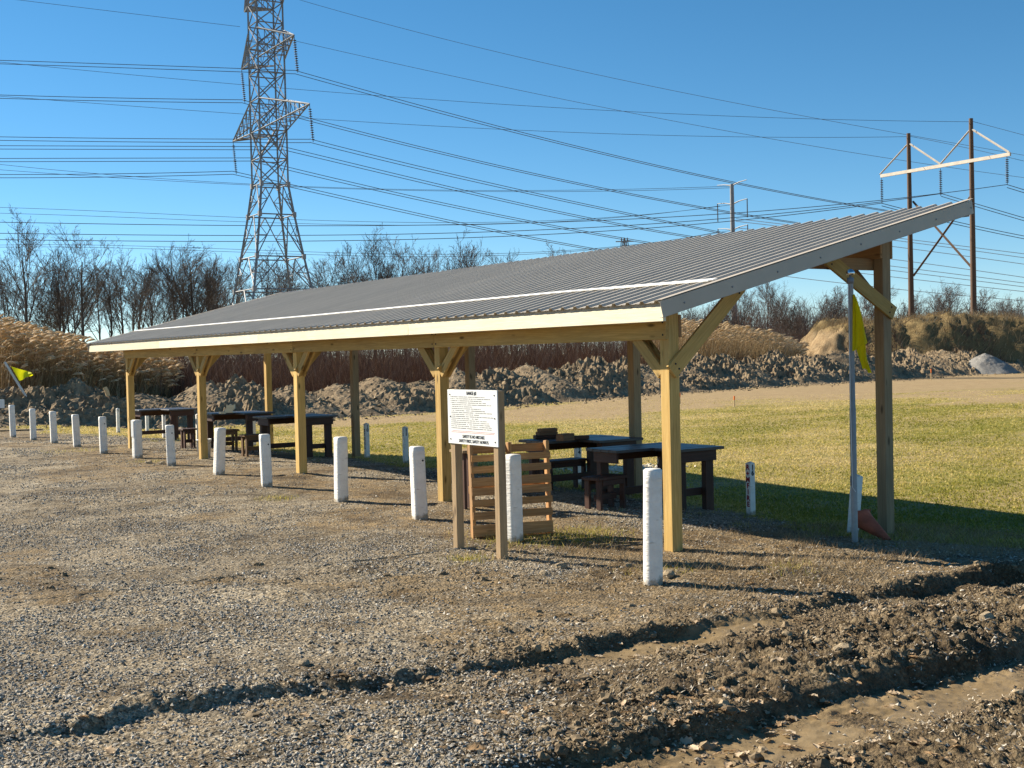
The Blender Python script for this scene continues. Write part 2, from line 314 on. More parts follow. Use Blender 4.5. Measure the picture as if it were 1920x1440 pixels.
def ground_mat():
    m = N('ground_surface', .9, .15); P = m.co('Object')
    g, d, mu, sa = m.attr('grass'), m.attr('dirt'), m.attr('mud'), m.attr('sand')
    v = m.n('ShaderNodeTexVoronoi', Scale=38.); m.l(P, v.inputs['Vector']); v2 = m.n('ShaderNodeTexVoronoi', Scale=75.); m.l(P, v2.inputs['Vector'])
    s1 = m.n('ShaderNodeSeparateColor'); m.l(v.outputs['Color'], s1.inputs[0]); s2 = m.n('ShaderNodeSeparateColor'); m.l(v2.outputs['Color'], s2.inputs[0])
    big = m.noise(P, .55, 5, .6); mid = m.noise(P, 3.5, 6, .65); fin = m.noise(P, 28, 5, .7); wide = m.noise(m.co('Object', (.25, .9, 1)), .35, 4, .6)
    peb = m.mix(.5, s1.outputs[0], s2.outputs[1])
    grav = m.ramp(peb, [(.12, (.075, .064, .050)), (.4, (.225, .20, .16)), (.7, (.37, .33, .265)), (.92, (.60, .545, .45))])
    grav = m.mix(1., grav, m.ramp(big, [(.3, (.72, .72, .72)), (.7, (1.15, 1.12, 1.05))]), 'MULTIPLY')
    grav = m.mix(1., grav, m.ramp(wide, [(.33, (.56, .54, .51)), (.56, (1.22, 1.20, 1.16))]), 'MULTIPLY')
    dirt = m.ramp(m.mix(.5, mid, fin), [(.32, (.085, .056, .028)), (.5, (.20, .14, .073)), (.70, (.37, .275, .155))])
    c = m.mix(m.math('MAXIMUM', m.math('MULTIPLY', d, m.ramp(mid, [(.35, (.35,)*3), (.6, (1,)*3)])), m.ramp(mid, [(.42, (.12,)*3), (.62, (.5,)*3)])), grav, dirt)
    spk = m.noise(P, 7.5, 6, .75); c = m.mix(1., c, m.ramp(spk, [(.36, (.58, .56, .53)), (.48, (1.05, 1.05, 1.05)), (.66, (1.4, 1.38, 1.34))]), 'MULTIPLY')
    mudc = m.ramp(m.mix(.55, mid, fin), [(.32, (.050, .033, .018)), (.5, (.155, .112, .062)), (.70, (.36, .28, .17))])
    c = m.mix(mu, c, mudc)
    c = m.mix(sa, c, m.ramp(m.mix(.3, mid, fin), [(.3, (.17, .118, .058)), (.7, (.30, .22, .12))]))
    damp = m.noise(P, .95, 6, .68, .8); c = m.mix(m.math('SUBTRACT', 1., sa), c, m.mix(1., c, m.ramp(damp, [(.36, (.46, .43, .39)), (.47, (.86, .84, .80)), (.56, (1.06, 1.06, 1.05))]), 'MULTIPLY'))
    gn = m.noise(P, 2.0, 5, .6); gf = m.noise(m.co('Object', (1, 1.6, 1)), 22, 5, .75); gb = m.noise(m.co('Object', (.5, 1.4, 1)), .22, 4, .6)
    green = m.ramp(m.mix(.6, gn, gf), [(.3, (.11, .115, .02)), (.5, (.23, .215, .045)), (.7, (.37, .32, .10))])
    tan = m.ramp(m.mix(.6, gn, gf), [(.3, (.18, .13, .05)), (.5, (.34, .265, .115)), (.7, (.47, .37, .18))])
    brown = m.ramp(m.mix(.7, gn, gf), [(.3, (.21, .14, .07)), (.5, (.36, .26, .14)), (.7, (.49, .37, .21))])
    lawn = m.mix(m.ramp(m.math('ADD', gb, m.math('MULTIPLY', m.math('SUBTRACT', gn, .5), .7)), [(.32, (.0,)*3), (.60, (1,)*3)]), green, tan)
    lawn = m.mix(m.attr('bare'), lawn, brown)
    c = m.mix(g, c, lawn); m.col(c)
    r = m.math('SUBTRACT', m.math('SUBTRACT', .92, m.math('MULTIPLY', sa, .5)), m.math('MULTIPLY', m.math('MULTIPLY', mu, m.math('SUBTRACT', 1., sa)), .25)); m.l(r, m.b.inputs['Roughness'])
    h = m.math('ADD', m.math('MULTIPLY', m.math('MULTIPLY', v.outputs['Distance'], -1.), m.math('SUBTRACT', 1., m.math('MAXIMUM', sa, g))), m.math('MULTIPLY', m.math('MULTIPLY', fin, m.math('SUBTRACT', 1.15, sa)), 1.6))
    m.bump(h, .9, .022); return m.m
M_['ground'] = ground_mat()
def soil(name, a, b, c, grassy=False):
    m = N(name, .95, .1); P = m.co(); n = m.noise(P, 1.7, 7, .7); f = m.noise(P, 9, 5, .7); x = m.mix(.5, n, f)
    col = m.ramp(x, [(.32, a), (.5, b), (.68, c)])
    if grassy:
        gr = m.ramp(m.mix(.6, n, m.noise(m.co('Object', (4, 4, 1)), 6, 4)), [(.3, (.10, .065, .03)), (.5, (.19, .135, .062)), (.7, (.30, .235, .12))])
        col = m.mix(m.attr('veg'), col, gr)
    m.col(col); m.bump(x, 1., .12); return m.m
M_['berm'] = soil('dug_soil', (.10, .070, .042), (.25, .185, .115), (.46, .36, .23))
M_['bank'] = soil('bank_soil', (.15, .10, .055), (.27, .19, .105), (.40, .30, .18), True)
M_['graypile'] = soil('grey_gravel_pile', (.16, .15, .135), (.27, .255, .23), (.36, .345, .31))

# ---------------------------------------------------------------- ground
def grid_mesh(name, xs, ys, z, attrs, smooth=True):
    X, Y = np.meshgrid(xs, ys); nx, ny = len(xs), len(ys); i = (np.arange(ny-1)[:, None]*nx + np.arange(nx-1)[None, :]).ravel()
    return mesh_np(name, np.stack([X.ravel(), Y.ravel(), z.ravel()], -1), np.stack([i, i+1, i+nx+1, i+nx], -1), attrs, smooth)
def gattrs(X, Y):
    g, d, mu, sa = masks(X, Y)
    line = 36+.165*X
    n = fbm(X*.16, Y*.3, 4, 71); line = line + 9*(fbm(X*.07, Y*.07, 3, 73)-.5)
    bare = ss(.40, .62, n*.75 + .26*ss(10, 45, X) + .34*ss(-20, -7, Y-line)*ss(4, 20, X) - .2*ss(-5, -2.5, Y-line) - .12)
    return dict(grass=g.ravel(), dirt=d.ravel(), mud=mu.ravel(), sand=sa.ravel(), bare=bare.ravel())
AX0, AX1, AY0, AY1 = -9.3, 4.6, -7.4, 1.6
xs = np.arange(AX0, AX1+.001, .0215); ys = np.arange(AY0, AY1+.001, .0215); X, Y = np.meshgrid(xs, ys)
kind(link('ground', grid_mesh('ground_near', xs, ys, terrain(X, Y), gattrs(X, Y)), M_['ground']), 'structure')
def graded(lo, hi, a, b, step, grow=1.09):
    r = list(np.arange(a, b, step)); s = step; v = b
    while v < hi: r.append(v); s *= grow; v += s
    r.append(hi); s = step; v = a; l = []
    while v > lo: s *= grow; v -= s; l.append(max(v, lo))
    return np.array(l[::-1]+r)
xs = graded(-1500, 2200, -16, 16, .14); ys = graded(-300, 3000, -9, 36, .14); X, Y = np.meshgrid(xs, ys)
Z = terrain(X, Y); Z = np.where((X > AX0+.12) & (X < AX1-.12) & (Y > AY0+.12) & (Y < AY1-.12), Z-.6, Z)
kind(link('ground', grid_mesh('ground_far', xs, ys, Z, gattrs(X, Y)), M_['ground']), 'structure')

# loose gravel stones, mud clods, straw and lawn blades: nobody could count them
def wedge(n, d0, d1, power=1.):
    d = d0 + (d1-d0)*rng.random(n)**power; l = (rng.random(n)*2-1)*.46*d
    P = CAM[None, :2] + d[:, None]*FWD[None, :2] + l[:, None]*RGT[None, :2]; return P[:, 0], P[:, 1], d
OCT = np.array([[1, 0, -.25], [.3, 1, -.25], [-.85, .6, -.25], [-.8, -.65, -.25], [.35, -1, -.25], [.1, 0, 1]], float); OCTF = np.array([[0, 1, 5], [1, 2, 5], [2, 3, 5], [3, 4, 5], [4, 0, 5]])   # five-sided, open below: they lie on the ground
def scatter_stones(name, x, y, size, a, mat, flat=.6, sink=.1):
    n = len(x); z = terrain(x, y)
    V = OCT[None]*(1+.5*(rng.random((n, 6, 3))-.5)); V = V + .28*(rng.random((n, 6, 3))-.5)
    sc = size[:, None]*np.stack([.7+.7*rng.random(n), .55+.5*rng.random(n), flat*(.55+.6*rng.random(n))], -1); V = V*sc[:, None, :]
    t = rng.random(n)*6.28; tl = (rng.random(n)-.5)*1.0
    c, s = np.cos(tl), np.sin(tl); V = np.stack([V[..., 0]*c[:, None]-V[..., 2]*s[:, None], V[..., 1], V[..., 0]*s[:, None]+V[..., 2]*c[:, None]], -1)
    c, s = np.cos(t), np.sin(t); V = np.stack([V[..., 0]*c[:, None]-V[..., 1]*s[:, None], V[..., 0]*s[:, None]+V[..., 1]*c[:, None], V[..., 2]], -1)
    V = V + np.stack([x, y, z + size*flat*(.5-sink)], -1)[:, None, :]
    F = (OCTF[None] + (np.arange(n)*6)[:, None, None]).reshape(-1, 3)
    return kind(link(name, mesh_np(name, V.reshape(-1, 3), F, {'a': np.repeat(a, 6)}), mat), 'stuff')
x, y, d = wedge(150000, 5.4, 17, 1.25)
g, di, mu, sa = masks(x, y)
pat = fbm(x*1.4, y*1.4, 3, 90)
keep = rng.random(len(x)) < np.clip((1-.80*di-.25*mu)*(1-sa)*(1-g)*(1.0-.035*(d-5.4))*(.35+1.1*ss(.35, .6, pat)), .02, 1)
x, y, d = x[keep], y[keep], d[keep]
o = scatter_stones('gravel', x, y, .0065+.0115*rng.random(len(x))**2.4, np.clip(rng.normal(.46, .21, len(x)), 0, 1), M_['peb'])
x, y, d = wedge(90000, 13, 36, 1.0); g, di, mu, sa = masks(x, y)
keep = (rng.random(len(x)) < np.clip((1-.8*di)*(1-g)*ss(.32, .62, fbm(x*1.1, y*1.1, 3, 91)), .03, 1)) & (x < 3); x, y, d = x[keep], y[keep], d[keep]
scatter_stones('gravel', x, y, .005+.00045*d+.008*rng.random(len(x))**2.2, np.clip(rng.normal(.45, .21, len(x)), 0, 1), M_['peb'])
x, y, d = wedge(110000, 5.4, 12.5, 1.1); g, di, mu, sa = masks(x, y)
keep = rng.random(len(x)) < np.clip((mu*1.0+.22*di)*(1-.95*sa)*ss(.38, .62, fbm(x*2, y*2, 3, 95))*(1-g), 0, 1)
x, y = x[keep], y[keep]
scatter_stones('mud_clods', x, y, .006+.010*rng.random(len(x))**2, np.clip(rng.normal(.5, .25, len(x)), 0, 1), M_['clod'], .85, .15)
# larger rounded clods
k = rng.random(len(x)) < .06; x, y = x[k], y[k]; n = len(x)
bm = bmesh.new(); bmesh.ops.create_icosphere(bm, subdivisions=2, radius=1); IV = np.array([v.co[:] for v in bm.verts]); IF = np.array([[v.index for v in f.verts] for f in bm.faces]); bm.free()
sz = .013+.028*rng.random(n)**3; V = np.empty((n, len(IV), 3)); ph = rng.random((n, 1))*60
r_ = 1+1.5*(fbm(IV[None, :, 0]*2.1+ph, IV[None, :, 1]*2.1+IV[None, :, 2]*2.7+ph*1.7, 3, 77, .7)-.5)
V = IV[None]*r_[..., None]*sz[:, None, None]*np.stack([.8+.5*rng.random(n), .8+.4*rng.random(n), .55+.35*rng.random(n)], -1)[:, None, :]
V = V+np.stack([x, y, terrain(x, y)+sz*.05], -1)[:, None, :]
kind(link('mud_clods', mesh_np('mud_clods', V.reshape(-1, 3), (IF[None]+(np.arange(n)*len(IV))[:, None, None]).reshape(-1, 3), {'a': np.repeat(np.clip(rng.normal(.5, .22, n), 0, 1), len(IV))}), M_['clod']), 'stuff')
def blades(name, x, y, h, w, lean, a, mat):
    n = len(x); z = terrain(x, y, False); t = rng.random(n)*6.28; p = rng.random(n)*6.28
    base = np.stack([x, y, z-.003], -1); side = np.stack([np.cos(t), np.sin(t), 0*t], -1)*w[:, None]/2
    tip = base + np.stack([np.cos(p)*lean*h, np.sin(p)*lean*h, h*np.sqrt(np.clip(1-lean**2, .02, 1))], -1)
    V = np.stack([base-side, base+side, tip], 1).reshape(-1, 3)
    return kind(link(name, mesh_np(name, V, np.arange(3*n).reshape(-1, 3), {'a': np.repeat(a, 3)}), mat), 'stuff')
x, y, d = wedge(380000, 13.2, 60, 1.5); g, di, mu, sa = masks(x, y)
pn = fbm(x*.22*1.3, y*.3, 4, 33); keep = (rng.random(len(x)) < g*1.2-.25) & (y < 35+.165*x)
x, y, d, pn = x[keep], y[keep], d[keep], pn[keep]
ln_ = 36+.165*x+9*(fbm(x*.07, y*.07, 3, 73)-.5)
bare = ss(.40, .62, fbm(x*.16, y*.3, 4, 71)*.75 + .26*ss(10, 45, x) + .34*ss(-20, -7, y-ln_)*ss(4, 20, x) - .2*ss(-5, -2.5, y-ln_) - .12)
keep = rng.random(len(x)) > .75*bare; x, y, d, pn, bare = x[keep], y[keep], d[keep], pn[keep], bare[keep]
blades('lawn_grass', x, y, (.02+.032*rng.random(len(x)))*(1-.45*bare), .008+.0011*d, .35+.55*rng.random(len(x)), np.clip(.36+1.7*(pn-.42)+.35*bare+.22*rng.normal(size=len(x)), 0, 1), M_['lawn'])
x = rng.uniform(-2.6, 5.5, 26000); y = rng.uniform(-2.75, .9, 26000)
keep = rng.random(len(x)) < ss(.36, .62, fbm(x*1.6, y*1.6, 3, 50)+.25*np.exp(-((x+.1)**2+(y+1.9)**2)/1.0)+.12*ss(1, 3.5, x))*ss(-2.8, 0, x)
x, y = x[keep], y[keep]
blades('dry_straw', x, y, .05+.10*rng.random(len(x)), .004+.004*rng.random(len(x)), .55+.43*rng.random(len(x)), np.clip(rng.normal(.5, .27, len(x)), 0, 1), M_['straw'])
c = gp(232, 1184); n = 900; x = np.concatenate([rng.normal(c[0]+.15*k, .11, n//3) + .0 for k in (-1.2, 0, 1.1)]); y = np.concatenate([rng.normal(c[1]-.08*k, .05, n//3) for k in (-1.2, 0, 1.1)])
blades('straw_patch', x, y, .03+.05*rng.random(n), .004+.004*rng.random(n), .9+.09*rng.random(n), np.clip(rng.normal(.85, .2, n), 0, 1), M_['straw'])
x, y, d = wedge(60000, 5.4, 13, 1.1); g, di, mu, sa = masks(x, y); keep = rng.random(len(x)) < np.clip(ss(.40, .66, fbm(x*1.7+3, y*1.7, 3, 52))*(.12+.75*mu+.25*di)*(1-.85*sa)*(1-g), 0, 1)
x, y = x[keep], y[keep]; n = len(x)
o = blades('leaf_litter', x, y, .012+.035*rng.random(n)**2, .006+.016*rng.random(n)**2, .80+.19*rng.random(n), np.clip(rng.normal(.62, .3, n), 0, 1), M_['chip'])
co_ = np.empty(3*n*3, np.float32); o.data.vertices.foreach_get('co', co_); co_ = co_.reshape(-1, 3, 3); co_[:, :, 2] += (terrain(x, y)-terrain(x, y, False)+.008)[:, None]; o.data.vertices.foreach_set('co', co_.ravel()); o.data.update()
# green tufts by the pallet and posts
px = []; 
for (u, v, r, n) in [(960, 1010, .5, 900), (1080, 1010, .5, 900), (880, 1050, .2, 260), (1100, 1000, .4, 600), (520, 935, .25, 250), (150, 845, .8, 400), (1240, 1070, .3, 240), (1480, 1065, .25, 160), (280, 866, .3, 200)]:
    c = gp(u, v); px.append(np.stack([rng.normal(c[0], r*.6, n), rng.normal(c[1], r*.6, n)], -1))
for k in range(420):
    yy_ = random.uniform(-1.2, 27); xx_ = float(np.interp(yy_, [-8, -2.5, 0, 10, 22, 28], [3.3, 3.2, 2.6, 2.75, 2.6, 1.2]))+random.gauss(.2, .55); n_ = random.randint(10, 34)
    px.append(np.stack([rng.normal(xx_, .07, n_), rng.normal(yy_, .07, n_)], -1))
for k in range(120):
    c = cw(random.uniform(-.3, .42)*18, random.uniform(16, 34))
    if c[0] > 3.5: px.append(np.stack([rng.normal(c[0], .1, 26), rng.normal(c[1], .1, 26)], -1))
px = np.concatenate(px)
blades('grass_tufts', px[:, 0], px[:, 1], .02+.06*rng.random(len(px)), .006+.004*rng.random(len(px)), .3+.6*rng.random(len(px)), np.clip(rng.normal(.35, .25, len(px)), 0, 1), M_['lawn'])

# ---------------------------------------------------------------- earthworks behind the range
def bermline(x): return 39.6 + .165*x
xs = np.arange(-26, 110, .13); t = np.arange(-5.6, 3.8, .13); X, T = np.meshgrid(xs, t); Y = bermline(X)+T
H = np.zeros_like(X)
px_ = -25.
while px_ < 92:
    hh = random.uniform(1.05, 1.6) + .3*ss(10, 40, px_); r = random.uniform(2.3, 3.3); cy = random.uniform(-.5, .5)
    dd = np.sqrt(((X-px_)/r)**2 + ((T-cy)/random.uniform(3.7, 4.7))**2); H = np.maximum(H, hh*np.clip(1.12-dd, 0, None)**.85)
    px_ += random.uniform(1.7, 3.0)
H = np.maximum(H, .85*np.clip(1-(np.abs(T-.3)/2.5)**2, 0, None))
H = H*(1-.25*ss(-4, -12, X))*ss(-5.5, -3.9, T)*ss(3.75, 2.6, T)
H = H + (.35+1.5*ss(.35, .65, fbm(X*.35, Y*.35, 2, 18)))*np.clip(H, 0, .5)*2*(.34*(billow(X*.8, Y*.8, 4, 5)-.5) + .30*(billow(X*2.9, Y*2.9, 3, 6)-.5) + .20*(fbm(X*6, Y*6, 2, 7)-.5)) - .12*((T > 3.3) | (T < -5.2))
kind(link('dirt_berm', mesh_np('dirt_berm', np.stack([X.ravel(), Y.ravel(), (terrain(X, Y, False)+H-.02).ravel()], -1), (lambda i, nx: np.stack([i, i+1, i+nx+1, i+nx], -1))((np.arange(len(t)-1)[:, None]*len(xs)+np.arange(len(xs)-1)[None, :]).ravel(), len(xs)), None, False), M_['berm']), 'structure')
# scattered lumps along the foot of the berm
n = 5000; x = rng.uniform(-14, 80, n); y = bermline(x) - 3.8 - np.abs(rng.normal(0, 1.3, n)); scatter_stones('soil_lumps', x, y, .02+.09*rng.random(n)**4, np.clip(rng.normal(.55, .2, n), 0, 1), M_['clod'], .8)
n = 14000; x = rng.uniform(-16, 78, n); tt = rng.uniform(-4.6, .8, n)
# lumps sitting on the piles
ix = np.clip(((x+26)/.13).astype(int), 0, len(xs)-1); it = np.clip(((tt+5.6)/.13).astype(int), 0, len(t)-1); hz = H[it, ix]
_t = terrain
def _raised(x_, y_, fine=True): return _t(x_, y_, False)+hz-.02
terrain = _raised; scatter_stones('pile_lumps', x, bermline(x)+tt, .02+.09*rng.random(n)**4, np.clip(rng.normal(.6, .2, n), 0, 1), M_['clod'], .85, .05); terrain = _t
# big overgrown bank with an eroded end, right background
xc = np.arange(19, 95, .24); yc = np.arange(95, 118, .25); XC, YC = np.meshgrid(xc, yc)
PX = CAM[0]+XC*RGT[0]+YC*FWD[0]; PY = CAM[1]+XC*RGT[1]+YC*FWD[1]
endd = ss(22.8, 28.0, XC + (fbm(XC*.5, YC*.5, 3, 8)-.5)*3)
prof = ss(95.5, 102.5, YC+.05*(XC-20)*0+(fbm(XC*.3, YC*.3, 3, 9)-.5)*3)*ss(118, 110, YC)
HB = endd*prof*(4.15+.55*(fbm(XC*.22, YC*.22, 3, 12)-.5)*2) + 1.0*endd*prof*(billow(XC*.55, YC*.55, 4, 14)-.5) + .55*(billow(XC*1.7, YC*1.7, 3, 16)-.5)*endd*prof
veg = np.clip(ss(27, 30.5, XC+(fbm(XC*.8, YC*.8, 3, 17)-.5)*5) + ss(3.4, 4.1, HB), 0, 1)
i = (np.arange(len(yc)-1)[:, None]*len(xc)+np.arange(len(xc)-1)[None, :]).ravel(); nx = len(xc)
kind(link('earth_bank', mesh_np('earth_bank', np.stack([PX.ravel(), PY.ravel(), (-.28+HB).ravel()], -1), np.stack([i, i+1, i+nx+1, i+nx], -1), {'veg': veg.ravel()}, True), M_['bank']), 'structure')
def strands(name, x, y, z, h, w, lean, drift, a, mat, seg=2, fork=0):
    # thin upright ribbons with a bend; drift is a common wind direction
    n = len(x); t = rng.random(n)*6.28; side = np.stack([np.cos(t), np.sin(t), 0*t], -1)*w[:, None]/2
    # turn ribbons roughly square to the view
    side = RGT[None]*w[:, None]/2*(.6+.4*rng.random(n))[:, None] + .25*side
    p = rng.random(n)*6.28; dirv = np.stack([np.cos(p), np.sin(p), 0*p], -1)*lean[:, None] + np.asarray(drift)[None]
    base = np.stack([x, y, z], -1); V = []; q = np.linspace(0, 1, seg+1)
    for k in q:
        c = base + np.stack([0*h, 0*h, h*k*(1-.12*k*lean)], -1) + dirv*(h*k**1.7)[:, None]
        s_ = side*(1-.75*k); V += [c-s_, c+s_]
    V = np.stack(V, 1); m = 2*(seg+1); b = (np.arange(n)*m)[:, None]
    F = np.concatenate([b+np.array([[2*k, 2*k+1, 2*k+3, 2*k+2]]) for k in range(seg)])
    tips = (V[:, -1]+V[:, -2])/2
    return V.reshape(-1, 3), F, np.repeat(a, m), tips, dirv
def stuff_from(name, parts, mat):
    V = []; F3 = []; F4 = []; A = []; n = 0
    for v, f, a in parts:
        V.append(v); (F3 if f.shape[1] == 3 else F4).append(f+n); A.append(a); n += len(v)
    return kind(link(name, mesh_np(name, np.concatenate(V), [np.concatenate(f) for f in (F3, F4) if f], {'a': np.concatenate(A)}), mat), 'stuff')
WIND = RGT*.12
def reeds(name, x, y, h, plume=.75, tone=0.):
    n = len(x); z = terrain(x, y, False)-.05; a = np.clip(rng.normal(.42+tone, .26, n), 0, 1)
    v, f, aa, tips, dv = strands(name, x, y, z, h, .018+.016*rng.random(n), .04+.07*rng.random(n), WIND, a, None, 3); parts = [(v, f, aa)]
    for _ in range(3):   # leaves
        k = rng.random(n) < .4; hh = h[k]*(.35+.5*rng.random(k.sum())); m = k.sum()
        v, f, aa, _, _ = strands(name, x[k]+.06*(h[k]*.1), y[k], z[k]+hh*.9, .35+.5*rng.random(m), .03+.02*rng.random(m), .25+.6*rng.random(m), RGT*.3, np.clip(a[k]+.1*rng.normal(size=m), 0, 1), None, 2); parts.append((v, f, aa))
    k = rng.random(n) < plume; m = k.sum(); tp = tips[k]; L = .38+.24*rng.random(m); w = .06+.05*rng.random(m)
    d = (RGT[None]*(.75+.5*rng.random(m))[:, None] + UP[None]*(.5*rng.random(m)+.25)[:, None] + FWD[None]*(rng.random(m)-.5)[:, None]*.8); d /= np.linalg.norm(d, axis=1)[:, None]
    nrm = np.cross(d, FWD[None]); nrm /= np.linalg.norm(nrm, axis=1)[:, None]; b = tp-d*.05; droop = -UP[None]*L[:, None]
    pts = [b, b+d*(L*.35)[:, None]+nrm*(w*.5)[:, None], b+d*(L*.35)[:, None]-nrm*(w*.5)[:, None], b+d*(L*.75)[:, None]+nrm*(w*.42)[:, None]+droop*.1, b+d*(L*.75)[:, None]-nrm*(w*.42)[:, None]+droop*.1, b+d*L[:, None]+droop*.3, b+d*(L*.5)[:, None]+FWD[None]*(w*.6)[:, None], b+d*(L*.5)[:, None]-FWD[None]*(w*.6)[:, None]]
    V = np.stack(pts, 1).reshape(-1, 3); bb = (np.arange(m)*8)[:, None]
    F = np.concatenate([bb+np.array([q]) for q in ([0, 1, 7], [0, 7, 2], [1, 3, 7], [2, 7, 4], [3, 5, 7], [4, 7, 5], [0, 6, 1], [0, 2, 6], [1, 6, 3], [2, 4, 6], [3, 6, 5], [4, 5, 6])])
    parts.append((V, F, np.repeat(np.clip(rng.normal(.85, .1, m), 0, 1), 8)))
    return stuff_from(name, parts, M_['reed'])
def band(n, u0_, u1_, d0, d1, back=1.):
    u = rng.uniform(u0_, u1_, n); Yc = d0+(d1-d0)*rng.random(n)**back; Xc = (u-960)/FPX*Yc
    return CAM[0]+Xc*RGT[0]+Yc*FWD[0], CAM[1]+Xc*RGT[1]+Yc*FWD[1], u, Yc
def behind(n, u0_, u1_, o0, o1):      # strip of ground o0..o1 m behind the dirt berm
    u = rng.uniform(u0_, u1_, n); q = (u-960)/FPX; dx = q*RGT[0]+FWD[0]; dy = q*RGT[1]+FWD[1]
    Yc = (39.6+.165*CAM[0]-CAM[1])/(dy-.165*dx) + o0+(o1-o0)*rng.random(n); return CAM[0]+Yc*dx, CAM[1]+Yc*dy, u, Yc
x, y, u, Yc = behind(6000, -60, 315, 3.2, 10)
reeds('reed_bed', x, y, np.interp(u, [-60, 60, 200, 300, 500], [4.0, 3.75, 3.2, 2.7, 2.2])*(.50+.50*rng.random(len(x))**.6)*(.86+.28*fbm(x*1.3, y*1.3, 2, 99)))
x, y, u, Yc = behind(6500, 1180, 1500, 4, 18)
reeds('reed_bed', x, y, np.interp(u, [1180, 1300, 1420, 1500], [4.5, 4.3, 3.7, 2.6])*(.7+.3*rng.random(len(x))), .25, -.02)
def brush(name, x, y, h, mat, w=.03, tone=.4, drift=(0, 0, 0), sp=.3):
    n = len(x); z = terrain(x, y, False)-.05; parts = []
    v, f, a, tips, dv = strands(name, x, y, z, h, w*(.6+.8*rng.random(n)), .08+sp*rng.random(n)**1.5, drift, np.clip(rng.normal(tone, .24, n), 0, 1), None, 3); parts.append((v, f, a))
    for _ in range(3):
        k = rng.random(n) < .8; m = k.sum(); fr = .3+.6*rng.random(m)
        v, f, a, _, _ = strands(name, x[k]+dv[k, 0]*h[k]*fr**1.7, y[k]+dv[k, 1]*h[k]*fr**1.7, z[k]+h[k]*fr, h[k]*(.15+.25*rng.random(m)), w*(.35+.35*rng.random(m)), .2+.7*rng.random(m), drift, np.clip(rng.normal(tone+.1, .24, m), 0, 1), None, 2); parts.append((v, f, a))
    return stuff_from(name, parts, mat)
x, y, u, Yc = behind(10000, 285, 1240, 3, 17)
brush('brown_thicket', x, y, (3.0+2.0*fbm(x*.3, y*.3, 2, 31))*(.45+.55*rng.random(len(x))), M_['brush'], .032, .45, sp=.7)
x, y, u, Yc = behind(5000, 1190, 1525, 3, 11)
brush('brown_thicket', x, y, (1.5+.9*fbm(x*.4, y*.4, 2, 31))*(.5+.5*rng.random(len(x))), M_['brush'], .03, .3, sp=.7)
# dry grass on the bank
n = 26000; xc_ = rng.uniform(23, 72, n); yc_ = rng.uniform(96, 112, n); ii = np.clip(((yc_-95)/.25).astype(int), 0, len(yc)-1); jj = np.clip(((xc_-19)/.24).astype(int), 0, len(xc)-1)
k = (rng.random(n) < veg[ii, jj]*.9+.03) & (HB[ii, jj] > .6); xc_, yc_, ii, jj = xc_[k], yc_[k], ii[k], jj[k]
gx = CAM[0]+xc_*RGT[0]+yc_*FWD[0]; gy = CAM[1]+xc_*RGT[1]+yc_*FWD[1]
v, f, a, _, _ = strands('bank', gx, gy, -.35+HB[ii, jj], .25+.45*rng.random(len(gx)), .03+.03*rng.random(len(gx)), .3+.5*rng.random(len(gx)), RGT*.2, np.clip(rng.normal(.45, .25, len(gx))+.1*ss(3, 4, HB[ii, jj]), 0, 1), None, 2)
stuff_from('bank_grass', [(v, f, a)], M_['straw'])
n = 9000; xc_ = rng.uniform(27, 74, n); yc_ = rng.uniform(96.5, 103, n); ii = np.clip(((yc_-95)/.25).astype(int), 0, len(yc)-1); jj = np.clip(((xc_-19)/.24).astype(int), 0, len(xc)-1)
k = (HB[ii, jj] > .3) & (HB[ii, jj] < 3.5) & (fbm(xc_*.3, yc_*.3, 2, 88) > .42); xc_, yc_, ii, jj = xc_[k], yc_[k], ii[k], jj[k]
v, f, a, _, _ = strands('bank', CAM[0]+xc_*RGT[0]+yc_*FWD[0], CAM[1]+xc_*RGT[1]+yc_*FWD[1], -.35+HB[ii, jj], .4+.6*rng.random(len(xc_)), .04+.03*rng.random(len(xc_)), .3+.7*rng.random(len(xc_)), RGT*.1, np.clip(rng.normal(.3, .25, len(xc_)), 0, 1), None, 2)
stuff_from('bank_brush', [(v, f, a)], M_['brush'])
# far scrub: reads as one mass
x, y, u, Yc = band(9000, 1200, 2060, 116, 195, .8)
brush('far_scrub', x, y, (4.0+3.6*fbm(x*.12, y*.12, 3, 35))*(.55+.45*rng.random(len(x)))*np.interp(u, [1200, 1500, 1700, 2060], [1.25, 1.15, .95, .95]), M_['scrub'], .07, .5, drift=RGT*.08, sp=.35)
x, y, u, Yc = band(1500, -120, 1240, 125, 175, .8)
brush('far_scrub', x, y, (1.8+2.6*fbm(x*.12, y*.12, 3, 36))*(.5+.5*rng.random(len(x))), M_['brush'], .06, .35, sp=.3)

